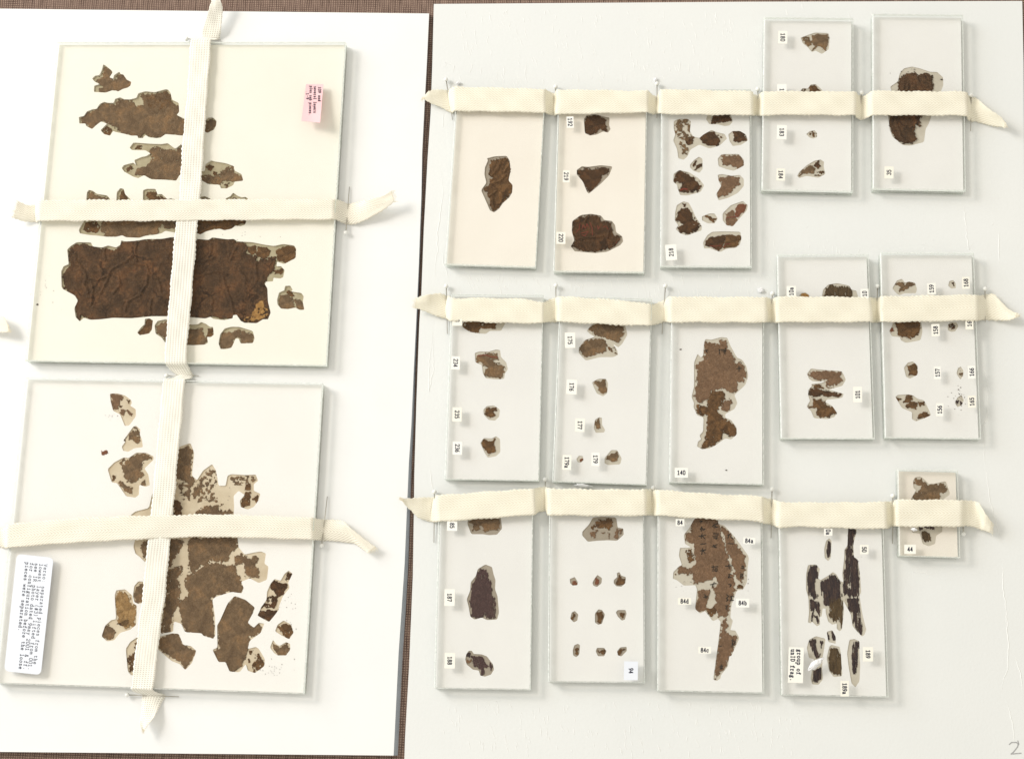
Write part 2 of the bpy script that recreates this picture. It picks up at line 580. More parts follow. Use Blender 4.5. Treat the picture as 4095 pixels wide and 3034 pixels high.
ad = nnode(nt, 'ShaderNodeMath', operation='MULTIPLY_ADD')
ad.inputs[1].default_value = .8
L(slub.outputs[0], ad.inputs[0]); L(mu.outputs[0], ad.inputs[2])
r = ramp(nt, [(.25, (.085, .055, .045)), (.6, (.23, .155, .125)), (1.15 if False else 1.0, (.40, .29, .23))])
L(ad.outputs[0], r.inputs[0])
b = nnode(nt, 'ShaderNodeBsdfPrincipled', i_Roughness=.95)
b.inputs['Specular IOR Level'].default_value = .1
L(r.outputs[0], b.inputs['Base Color'])
bp = nnode(nt, 'ShaderNodeBump', i_Strength=.8, i_Distance=.0006)
L(ad.outputs[0], bp.inputs['Height']); L(bp.outputs[0], b.inputs['Normal'])
L(b.outputs[0], out.inputs[0])
M['linen'] = m

# ------------------------------------------------------------------ the cloth and the two boards
BOARD_T = 0.006
c = ground((2047, 1517))
clothv = [(c.x - 1.6, c.y - 1.6, -BOARD_T), (c.x + 1.6, c.y - 1.6, -BOARD_T), (c.x + 1.6, c.y + 1.6, -BOARD_T),
          (c.x - 1.6, c.y + 1.6, -BOARD_T)]
o = link('brown_table_cloth', mesh_from(clothv, [(0, 1, 2, 3)]), M['linen'], kind='structure',
         label='brown linen cloth under the two boards')


def board(name, top_px, base_px, mats, label):
    top = [ground(p, 0.0) for p in top_px]
    base = [ground(p, -BOARD_T + .00005) for p in base_px]
    n = len(top)
    root = empty(name, (sum(v.x for v in top) / n, sum(v.y for v in top) / n, -BOARD_T), label, 'board')
    verts = [tuple(v) for v in top] + [tuple(v) for v in base]
    r = delaunay_2d_cdt([v.xy for v in top], [(i, (i + 1) % n) for i in range(n)], [], 1, 1e-7)
    faces = []
    for f in r[2]:
        f = list(f)
        a = sum(r[0][f[i]].x * r[0][f[(i + 1) % 3]].y - r[0][f[(i + 1) % 3]].x * r[0][f[i]].y for i in range(3))
        if a < 0: f.reverse()
        faces.append(f)
    me = mesh_from([(v.x, v.y, 0.0) for v in r[0]], faces)
    link('paper_facing', me, mats[0], parent=root)
    sides = []
    for i in range(n):
        j = (i + 1) % n
        sides.append([i, j, j + n, i + n])
    link('foam_core', mesh_from(verts, sides), mats[1], parent=root)
    return root


L_right = [(1716, 55), (1707, 250), (1697, 430), (1688, 612), (1689 - 4, 780), (1680, 912), (1675, 1054), (1666, 1250), (1654, 1492),
           (1645, 1700), (1635, 1850), (1618, 2254), (1605, 2450), (1594, 2609), (1574, 3019)]
L_base = [(1716, 58), (1708, 250), (1699, 430), (1690, 612), (1688, 780), (1684, 912), (1679, 1054), (1671, 1250), (1661, 1492),
          (1655, 1700), (1647, 1850), (1633, 2254), (1622, 2450), (1611, 2609), (1591, 3019)]
left_board = board('foam_board', [(-700, 28)] + L_right + [(-700, 2998)], [(-700, 28)] + L_base + [(-700, 2998)],
                   (M['board_white'], M['board_side_shaded']), 'smooth white foam board at left carrying the two large glass plates')
R_left = [(1735, 17), (1729, 250), (1722, 452), (1709, 650), (1699, 840), (1695, 912), (1685, 1175), (1677, 1290), (1665, 1613),
          (1657, 1896), (1655, 2052), (1651, 2300), (1636, 2663), (1620, 2946), (1610, 3250)]
R_right = [(4112, 3250), (4106, 1900), (4098, 1000), (4093, 250), (4088, 5), (3000, 8)]
right_board = board('foam_board', R_left[::-1] + [(3000, 8), (4088, 5), (4093, 250), (4098, 1000), (4106, 1900), (4112, 3250)],
                    R_left[::-1] + [(3000, 8), (4088, 5), (4093, 250), (4098, 1000), (4106, 1900), (4112, 3250)],
                    (M['board_paper'], M['board_white']),
                    'creased off-white paper faced board at right under fifteen small glass plates')


def ridge(lines, z, w, h, name, mat, parent, kind=None, label=None):
    """thin raised creases following polylines given in world metres"""
    verts, faces = [], []
    for ln in lines:
        n = len(ln)
        start = len(verts)
        for i, p in enumerate(ln):
            a, b = ln[max(i - 1, 0)], ln[min(i + 1, n - 1)]
            d = Vector((b[0] - a[0], b[1] - a[1]))
            if d.length < 1e-9: d = Vector((1, 0))
            d.normalize()
            nrm = Vector((-d.y, d.x))
            e = math.sin(math.pi * (i + .6) / (n + .2))
            ww, hh = w * e, h * e
            verts += [(p[0] - nrm.x * ww, p[1] - nrm.y * ww, z), (p[0], p[1], z + hh), (p[0] + nrm.x * ww, p[1] + nrm.y * ww, z)]
            if i:
                s = start + 3 * (i - 1)
                faces += [(s, s + 3, s + 4, s + 1), (s + 1, s + 4, s + 5, s + 2)]
    return link(name, mesh_from(verts, faces, smooth=False), mat, parent=parent, kind=kind, label=label)


rnd = random.Random(7)


def wavy(px_line, step=14, amp=1.6):
    out = []
    for (a, b) in zip(px_line[:-1], px_line[1:]):
        n = max(2, int(math.hypot(b[0] - a[0], b[1] - a[1]) / step))
        for k in range(n):
            t = k / n
            out.append((a[0] + (b[0] - a[0]) * t + rnd.gauss(0, amp), a[1] + (b[1] - a[1]) * t + rnd.gauss(0, amp)))
    out.append(px_line[-1])
    return [ground(p, 0).xy for p in out]


long_creases = ['K 430,500 420,650', 'O 400,60 430,260 400,500 385,620 370,700 375,880 345,990 350,1150 400,1215',
                'R 340,60 310,300 290,520 285,780 330,560 325,160', 'K 440,60 450,0 540,30 520,110',
                'Q 1655,0 1670,160 1680,240 1730,180', 'Q 1975,60 1980,390',
                'T 1770,200 1800,300 1840,480 1880,640 1862,780 1860,920 1830,1000 1830,1230 1870,1560',
                'W 1840,0 1890,330 1920,470 2005,800', 'W 2015,950 2020,1210 2050,1480 2065,1650',
                'Z 2040,60 2075,500 2070,760 2025,850 2010,1010', 'Z 2140,620 2190,800 2220,1000', 'Z 2060,1080 2120,1320 2130,1500',
                'W 1130,1140 1130,1082 1260,1082 1265,1104 1380,1100', 'N 1630,1420 1660,1652', 'O 420,880 430,1000 470,1100 480,1190',
                'M 355,95 370,160', 'M 510,40 520,90', 'U 300,60 310,200 340,320']
lines = [wavy(pts(s)) for s in long_creases]
ridge(lines, 0.00002, .00036, .00030, 'paper_crease', M['crease'], right_board, kind='stuff')
cr = []
for (x0, x1, y0, y1, n) in ((1830, 2980, 40, 330, 150), (1820, 3080, 1085, 1170, 110), (2950, 3450, 950, 1130, 30), (1760, 3200, 2790, 3000, 150),
                            (3200, 3500, 40, 80, 6), (2960, 3060, 100, 330, 10)):
    for _ in range(n):
        x, y = rnd.uniform(x0, x1), rnd.uniform(y0, y1)
        L_ = rnd.uniform(12, 44)
        seg = [(x, y)]
        for k in range(4):
            seg.append((seg[-1][0] + rnd.gauss(1.5, 2.2), seg[-1][1] + L_ / 4))
        cr.append([ground(p, 0).xy for p in seg])
for _ in range(40):
    x, y = rnd.uniform(2700, 4080), rnd.uniform(900, 2300)
    a = rnd.uniform(0, 6.3)
    cr.append([ground((x + math.cos(a) * k * 5, y + math.sin(a) * k * 5 + rnd.gauss(0, 1.5)), 0).xy for k in range(4)])
ridge(cr, 0.00002, .00026, .00022, 'paper_crack', M['crease'], right_board, kind='stuff')

# pencilled numeral on the right board
pn = [[ground(p, 0).xy for p in pts('Z 2083,1506 2105,1486 2150,1485 2172,1498 2165,1530 2128,1578 2100,1600 2200,1592')]]
pn2 = [[ground(p, 0).xy for p in pts('Z 2168,1470 2176,1500 2162,1534 2110,1598')]]


def stroke_mesh(lines, z, w, thick=0.0):
    verts, faces = [], []
    k = 0
    for ln in lines:
        for a, b in zip(ln[:-1], ln[1:]):
            a, b = Vector(a), Vector(b)
            d = b - a
            if d.length < 1e-7: continue
            d.normalize()
            n = Vector((-d.y, d.x)) * w / 2
            a2, b2 = a - d * w * .3, b + d * w * .3
            s = len(verts)
            zz = z + k * 1.5e-7
            verts += [(*(a2 - n), zz), (*(b2 - n), zz), (*(b2 + n), zz), (*(a2 + n), zz)]
            faces.append((s, s + 1, s + 2, s + 3))
            k += 1
    return mesh_from(verts, faces)


link('pencil_numeral', stroke_mesh(pn + pn2, .00006, .0009), M['pencil'], parent=right_board)

# ------------------------------------------------------------------ stroke lettering
GLY = {
    '0': '1,0 .3,1.5 .3,4.5 1,6 3,6 3.7,4.5 3.7,1.5 3,0 1,0', '1': '.6,4.8 2,6 2,0|.6,0 3.4,0',
    '2': '.3,4.8 1,6 3,6 3.7,4.8 3.5,3.6 .3,0 3.7,0', '3': '.4,5.4 1.4,6 3,6 3.6,5 3.3,3.7 1.8,3.3 3.3,3 3.8,1.6 3,.2 1.3,0 .2,.7',
    '4': '2.8,0 2.8,6 .2,1.8 3.8,1.8', '5': '3.5,6 .8,6 .6,3.4 2.2,3.8 3.5,3 3.6,1.2 2.6,0 1.2,0 .3,.7',
    '6': '3.3,6 1.5,5.2 .4,3 .4,1.2 1.2,0 2.8,0 3.6,1.2 3.5,2.6 2.6,3.5 1.2,3.3 .4,2.2', '7': '.4,5 .4,6 3.7,6 1.6,0',
    '8': '2,3.3 .7,4 .6,5.2 1.4,6 2.6,6 3.4,5.2 3.3,4 2,3.3 .5,2.4 .3,1 1.2,0 2.8,0 3.7,1 3.5,2.4 2,3.3',
    '9': '.7,0 2.5,.8 3.6,3 3.6,4.8 2.8,6 1.2,6 .4,4.8 .5,3.4 1.4,2.5 2.8,2.7 3.6,3.8',
    'a': '.7,3.6 1.6,4 2.8,3.8 3,3 3,.6 3.8,0|3,2.4 1.2,2.2 .4,1.2 .8,.2 2,0 3,.9',
    'b': '0,6 .8,6 .8,0|.8,3 2,4 3.3,3.5 3.7,2 3.2,.4 2,0 .8,.8', 'c': '3.5,2.9 3.3,3.7 2,4 .8,3.4 .3,2 .8,.5 2.1,0 3.6,.8',
    'd': '2.4,6 3.2,6 3.2,0 3.9,0|3.2,.9 2,0 .8,.4 .3,2 .8,3.6 2,4 3.2,3.1', 'e': '.4,2.1 3.6,2.1 3.3,3.4 2,4 .8,3.4 .3,2 .9,.4 2.2,0 3.6,.6',
    'f': '3.6,5.6 2.6,6 1.8,5 1.8,0|.7,0 3.1,0|.6,3.9 3.2,3.9', 'g': '3.2,3.9 3.9,3.9|3,3.3 2,4 .9,3.4 .9,2 2,1.4 3,2 3,3.3|1,1.4 .6,.6 3,.2 3.5,-.8 2.5,-1.8 .9,-1.7 .4,-.8 1,0',
    'h': '.2,6 .9,6 .9,0|.2,0 1.6,0|.9,3 2,4 3,3.5 3.1,0|2.5,0 3.8,0', 'i': '.9,4 2,4 2,0|.6,0 3.4,0|1.9,5.5 2.2,5.7',
    'l': '.9,6 2,6 2,0|.6,0 3.4,0', 'm': '.3,4 .3,0|.3,3.3 1.2,4 2,3.3 2,0|2,3.3 3,4 3.7,3.3 3.7,0',
    'n': '.2,4 .9,4 .9,0|.2,0 1.6,0|.9,3 2,4 3,3.5 3.1,0|2.5,0 3.8,0', 'o': '2,0 .8,.5 .3,2 .8,3.5 2,4 3.2,3.5 3.7,2 3.2,.5 2,0',
    'p': '0,4 .8,4 .8,-2|0,-2 1.6,-2|.8,3 2,4 3.3,3.5 3.7,2 3.2,.4 2,0 .8,.8', 'r': '.6,4 1.4,4 1.4,0|.5,0 2.8,0|1.4,2.6 2.6,3.9 3.6,3.6',
    's': '3.3,3.4 2,4 .8,3.6 .8,2.6 3,1.7 3.5,.8 2.6,0 1.4,0 .5,.7', 't': '1.6,5.4 1.6,.7 2.4,0 3.5,.5|.5,4 3.2,4',
    'u': '.2,4 .9,4 .9,.7 2,0 3.1,1|2.5,4 3.2,4 3.2,0 3.9,0', 'v': '.3,4 2,0 3.7,4', 'w': '.2,4 1,0 2,3 3,0 3.8,4',
    'y': '.3,4 2,.4|3.7,4 1.4,-1.8 .5,-1.8', 'V': '.2,6 2,0 3.8,6', 'I': '1,6 3,6|2,6 2,0|1,0 3,0', 'R': '.6,0 .6,6 2.6,6 3.5,5 3.3,3.6 2.4,3.1 .6,3.1|2,3.1 3.8,0',
    'D': '.6,0 .6,6 2.2,6 3.6,4.6 3.6,1.4 2.2,0 .6,0', '(': '2.8,6.6 1.8,5 1.6,3 1.8,1 2.8,-.6', ')': '1.2,6.6 2.2,5 2.4,3 2.2,1 1.2,-.6',
    '#': '1.2,0 1.8,6|2.5,0 3.1,6|.4,2 3.8,2|.5,4 3.9,4', ':': '1.9,.2 2.2,.2|1.9,3.2 2.2,3.2', '.': '1.8,.1 2.3,.1|1.8,.4 2.3,.4',
    '&': '3.8,0 1,4.6 1.4,6 2.4,6 2.7,4.8 .6,2.2 .5,.8 1.4,0 2.6,.2 3.6,2.2', '-': '.8,2.8 3.2,2.8', ' ': ''}


def text_lines(text, start, direction, pitch, cap, scale=KZ):
    """strokes in photograph pixels; start = baseline start (pixels), direction = unit text direction in the image"""
    dx, dy = direction
    ux, uy = dy, -dx                     # 'up' of the letters
    out = []
    for i, ch in enumerate(text):
        for part in GLY.get(ch, '').split('|'):
            if not part: continue
            ln = []
            for t in part.split():
                gx, gy = map(float, t.split(','))
                a = i * pitch + gx / 4.0 * pitch * .74 + pitch * .13
                b = gy / 6.0 * cap
                ln.append((start[0] + (dx * a + ux * b) * scale, start[1] + (dy * a + uy * b) * scale))
            out.append(ln)
    return out


# ------------------------------------------------------------------ glass plates
T_PL = 0.011
Z_CARD, Z_BACK, Z_MAT, Z_GLASS = 0.0045, 0.0051, 0.0065, 0.0069
MAT_DEPTH = {'p1': .0014, 'p2': .0008, 'p3': .0009, 'p4': .0009}
plates = {}


def rect_box(P, inset, z0, z1, cham=0.0):
    """slab on the plate's rectangle; returns verts, faces, material slots (0 faces, 1 edge, 2 chamfer)"""
    cx, cy, ux, uy, w, h = P

    def ring(ins, z):
        a, b = w / 2 - ins, h / 2 - ins
        return [(cx + ux[0] * sx * a + uy[0] * sy * b, cy + ux[1] * sx * a + uy[1] * sy * b, z) for sx, sy in
                ((-1, -1), (1, -1), (1, 1), (-1, 1))]
    if cham:
        rings = [ring(inset, z0), ring(inset, z1 - cham), ring(inset + cham * 1.4, z1)]
    else:
        rings = [ring(inset, z0), ring(inset, z1)]
    verts = [v for r_ in rings for v in r_]
    faces, mi = [(3, 2, 1, 0)], [0]
    for k in range(len(rings) - 1):
        for i in range(4):
            j = (i + 1) % 4
            faces.append((4 * k + i, 4 * k + j, 4 * k + 4 + j, 4 * k + 4 + i))
            mi.append(1 if k == 0 else 2)
    n = 4 * (len(rings) - 1)
    faces.append((n, n + 1, n + 2, n + 3))
    mi.append(0)
    return verts, faces, mi


def make_plate(key, quad_px, mat, back, label, windows, group):
    Z_MAT = Z_BACK + MAT_DEPTH.get(key, .0005)
    q = [ground(p, T_PL) for p in quad_px]
    c0 = sum(q, Vector()) / 4
    ux = ((q[1] - q[0]) + (q[2] - q[3])).xy.normalized()
    v = ((q[0] - q[3]) + (q[1] - q[2])).xy.normalized()
    # symmetric orthogonalisation
    vy = Vector((-ux.y, ux.x))
    uy = (v + vy).normalized()
    ux = Vector((uy.y, -uy.x))
    w = (((q[1] - q[0]).length) + (q[2] - q[3]).length) / 2
    h = (((q[0] - q[3]).length) + (q[1] - q[2]).length) / 2
    P = (c0.x, c0.y, ux, uy, w, h)
    root = empty('glass_plate', (c0.x, c0.y, 0.0), label, 'glass plate', group)
    plates[key] = dict(root=root, P=P)
    gm = [M['glass_face'], M['glass_edge'], M['glass_chamfer_glint']]
    V_, F_, I_ = rect_box(P, .0002, .00005, Z_CARD - .0001, .0003)
    me = mesh_from(V_, F_, mat_idx=I_)
    link('lower_glass_sheet', me, gm, parent=root)
    V_, F_, I_ = rect_box(P, 0.0, Z_GLASS, T_PL, .0005)
    link('upper_glass_sheet', mesh_from(V_, F_, mat_idx=I_), gm, parent=root)
    V_, F_, I_ = rect_box(P, .0012, Z_CARD, Z_BACK)
    link('backing_card', mesh_from(V_, F_, mat_idx=[0] * len(F_)), M[back], parent=root)
    # mat sheet with its cut-outs
    a, b = w / 2 - .0009, h / 2 - .0009
    outer = [Vector((c0.x, c0.y)) + ux * sx * a + uy * sy * b for sx, sy in ((-1, -1), (1, -1), (1, 1), (-1, 1))]
    holes = []
    for wd in windows:
        p = [ground(x, Z_MAT).xy for x in pts(wd)]
        p = [Vector(t) for t in chaikin([tuple(t) for t in p])]
        holes.append(p)
    vs, es = list(outer), [(0, 1), (1, 2), (2, 3), (3, 0)]
    for hp in holes:
        s = len(vs)
        vs += hp
        es += [(s + i, s + (i + 1) % len(hp)) for i in range(len(hp))]
    r = delaunay_2d_cdt(vs, es, [], 0, 1e-7)
    vv = r[0]
    tri = [list(f) for f in r[2]]
    cen = np.array([[sum(vv[i].x for i in f) / len(f), sum(vv[i].y for i in f) / len(f)] for f in tri])
    keep = np.ones(len(tri), bool)
    rel = cen - np.array([c0.x, c0.y])
    keep &= (np.abs(rel @ np.array(ux)) < a) & (np.abs(rel @ np.array(uy)) < b)
    for hp in holes:
        keep &= ~inside(cen[:, 0], cen[:, 1], [tuple(t) for t in hp])
    m = len(vv)
    verts = [(t.x, t.y, Z_MAT) for t in vv] + [(t.x, t.y, Z_BACK + .00003) for t in vv]
    faces, use = [], set()
    for f, kp in zip(tri, keep):
        if not kp: continue
        ar = sum(vv[f[i]].x * vv[f[(i + 1) % len(f)]].y - vv[f[(i + 1) % len(f)]].x * vv[f[i]].y for i in range(len(f)))
        if ar < 0: f.reverse()
        faces.append(f)
        for i in range(len(f)): use.add((f[i], f[(i + 1) % len(f)]))
    for (i, j) in list(use):
        if (j, i) not in use: faces.append([j, i, i + m, j + m])
    link('window_mat', mesh_from(verts, faces), M[mat], parent=root)
    return root


def sticker(key, view, cx, cy, w, h, rot, text, direction, mat='sticker', cap=39, pitch=28, name='number_sticker', lines=None,
            line_gap=46, radius=0, curl=0, start=None):
    root = plates[key]['root']
    ox, oy = VIEW[view]
    c0 = (ox + cx * KZ, oy + cy * KZ)
    a = math.radians(rot)                      # clockwise in the image

    def loc(x, y):
        return (c0[0] + (x * math.cos(a) - y * math.sin(a)) * KZ, c0[1] + (x * math.sin(a) + y * math.cos(a)) * KZ)
    if radius:
        poly = []
        for sx, sy, a0 in ((1, 1, 0), (-1, 1, 90), (-1, -1, 180), (1, -1, 270)):
            for k in range(5):
                t = math.radians(a0 + k * 22.5)
                poly.append((sx * (w / 2 - radius) + math.cos(t) * radius, sy * (h / 2 - radius) + math.sin(t) * radius))
    else:
        poly = [(-w / 2, -h / 2), (w / 2, -h / 2), (w / 2, h / 2), (-w / 2, h / 2)]
    z = T_PL + .0003
    P = [ground(loc(*p), z).xy for p in poly]
    st = link(name, prism([tuple(p) for p in P], T_PL + .00004, z), M[mat], parent=root,
              label=('white sticker typed ' + text) if text and len(text) < 6 else None)
    dirs = {'cw': (0, 1), 'ccw': (0, -1), 'up': (1, 0)}[direction]
    d = (dirs[0] * math.cos(a) - dirs[1] * math.sin(a), dirs[0] * math.sin(a) + dirs[1] * math.cos(a))
    up = (d[1], -d[0])
    L_ = lines or [text]
    strokes = []
    for i, t in enumerate(L_):
        ln = len(t) * pitch
        off = -cap / 2 + ((len(L_) - 1) / 2 - i) * line_gap
        if start is None:
            s = (c0[0] + (-d[0] * ln / 2 + up[0] * off) * KZ, c0[1] + (-d[1] * ln / 2 + up[1] * off) * KZ)
        else:
            s = (c0[0] + (-d[0] * start + up[0] * off) * KZ, c0[1] + (-d[1] * start + up[1] * off) * KZ)
        strokes += text_lines(t, s, d, pitch, cap)
    world_lines = [[ground(p, z).xy for p in ln] for ln in strokes]
    if world_lines:
        link('typed_text', stroke_mesh(world_lines, z + .00005, .00066 if cap > 34 else .00036), M['ink'], parent=st)
    return st


# ------------------------------------------------------------------ fragments
def fragment(parent_key, label, pieces, group, seed, extra=None, folds=()):
    """pieces: list of (outline, style, density[, relief]); ragged thin sheets with real holes, one object"""
    objs = []
    for n, pc in enumerate(pieces):
        outline, style, dens = pc[0], pc[1], pc[2]
        relief = pc[3] if len(pc) > 3 else .00012
        p = ground_np(pts(outline), Z_BACK + .0004)
        mn, mx = p.min(0) - .0012, p.max(0) + .0012
        ext = max(mx - mn)
        cell = .00055 if ext > .12 else (.00036 if ext > .04 else .00028)
        nx, ny = int((mx[0] - mn[0]) / cell) + 2, int((mx[1] - mn[1]) / cell) + 2
        gx, gy = np.meshgrid(mn[0] + cell * (np.arange(nx) + .5), mn[1] + cell * (np.arange(ny) + .5))
        sd = seg_dist(gx, gy, p)
        sd = np.where(inside(gx, gy, p), sd, -sd)
        fib = style in ('fibre', 'olive') or (style == 'purple')
        sx, sy = (1.8, .22) if fib else (1.0, 1.0)
        if fib and dens > .9: dens *= .88
        rag = fbm(gx * 620 * sx, gy * 620 * sy, seed + n * 31, 5) - .5
        rag2 = fbm(gx * 260, gy * 260, seed + n * 31 + 5, 3) - .5
        solid = sd + .0001 + rag * (.0026 if ext < .02 else .0046) + rag2 * .0018 > 0
        hole = fbm(gx * 420 * sx, gy * 420 * sy, seed + 99 + n * 7, 5)
        hf = np.clip(sd / .004, 0, 1)
        thr = np.where(dens > 1, 2.0, 0) + np.where(dens >= .97, .86 - .03 * (1 - hf), .43 + .42 * (dens - .35) / .65 * 1.0 - .03 * (1 - hf))
        mask = solid & (hole < thr)
        if not mask.any(): continue
        vx, vy = np.meshgrid(mn[0] + cell * np.arange(nx + 1), mn[1] + cell * np.arange(ny + 1))
        jit = cell * .35
        jx = (vnoise(vx * 2600, vy * 2600, seed + 3) - .5) * jit * 2
        jy = (vnoise(vx * 2600, vy * 2600, seed + 4) - .5) * jit * 2
        rz = fbm(vx * 130, vy * 130, seed + 8, 4)
        ridge_ = 1 - np.abs(fbm(vx * 55, vy * 55, seed + 11, 3) - .5) * 7
        zz = Z_BACK + .00025 + relief * (rz * .8 + np.clip(ridge_, 0, 1) * .9)
        if n == 0:
            for fl in folds:
                q = ground_np(pts(fl), Z_BACK + .0004)
                best = np.full(vx.shape, 1e9)
                for (a_, b_), (c_, d_) in zip(q[:-1], q[1:]):
                    dx, dy = c_ - a_, d_ - b_
                    wx = vx + (rz - .5) * .004
                    t_ = np.clip(((wx - a_) * dx + (vy - b_) * dy) / (dx * dx + dy * dy + 1e-14), 0, 1)
                    best = np.minimum(best, np.hypot(wx - a_ - t_ * dx, vy - b_ - t_ * dy))
                zz = zz + .00085 * np.exp(-(best / .0009) ** 2) - .00025 * np.exp(-((best - .0020) / .0009) ** 2)
            zz = np.clip(zz, Z_BACK + .00008, Z_GLASS - .0001)
        zb = Z_BACK + .00004
        idx = -np.ones((ny + 1, nx + 1), np.int64)
        iy, ix = np.nonzero(mask)
        used = np.zeros((ny + 1, nx + 1), bool)
        for dy in (0, 1):
            for dx in (0, 1): used[iy + dy, ix + dx] = True
        uy_, ux_ = np.nonzero(used)
        idx[uy_, ux_] = np.arange(len(uy_))
        N_ = len(uy_)
        top = np.stack([(vx + jx)[uy_, ux_], (vy + jy)[uy_, ux_], zz[uy_, ux_]], 1)
        bot = top.copy(); bot[:, 2] = zb
        F_ = [np.stack([idx[iy, ix], idx[iy, ix + 1], idx[iy + 1, ix + 1], idx[iy + 1, ix]], 1)]
        pad = np.pad(mask, 1)
        for (dy, dx, a_, b_) in ((-1, 0, (0, 0), (0, 1)), (1, 0, (1, 1), (1, 0)), (0, -1, (1, 0), (0, 0)), (0, 1, (0, 1), (1, 1))):
            e = mask & ~pad[1 + dy:1 + dy + ny, 1 + dx:1 + dx + nx]
            ey, ex = np.nonzero(e)
            i0, i1 = idx[ey + a_[0], ex + a_[1]], idx[ey + b_[0], ex + b_[1]]
            F_.append(np.stack([i1, i0, i0 + N_, i1 + N_], 1))
        F_ = np.concatenate(F_)
        verts = np.concatenate([top, bot])
        me = bpy.data.meshes.new('scrap')
        me.vertices.add(len(verts)); me.vertices.foreach_set('co', verts.ravel())
        me.loops.add(len(F_) * 4); me.loops.foreach_set('vertex_index', F_.ravel().astype(np.int32))
        me.polygons.add(len(F_))
        me.polygons.foreach_set('loop_start', np.arange(0, len(F_) * 4, 4, dtype=np.int32))
        me.polygons.foreach_set('loop_total', np.full(len(F_), 4, dtype=np.int32))
        me.update(calc_edges=True)
        me.validate()
        objs.append((me, style))
    if not objs: return None
    if len(objs) == 1:
        root = link('silk_fragment', objs[0][0], M['frag_' + objs[0][1]], label=label, cat='fragment', group=group)
    else:
        allc = ground_np(pts(pieces[0][0]), Z_BACK)
        root = empty('silk_fragment', (float(allc[:, 0].mean()), float(allc[:, 1].mean()), Z_BACK), label, 'fragment', group)
        for me, style in objs:
            link('scrap', me, M['frag_' + style], parent=root)
    if extra:
        for nm, mat, w, strokes in extra:
            ls = [[ground(p, Z_BACK + .0010).xy for p in pts(s)] for s in strokes]
            link(nm, stroke_mesh(ls, Z_BACK + .0006, w), M[mat], parent=root)
    return root


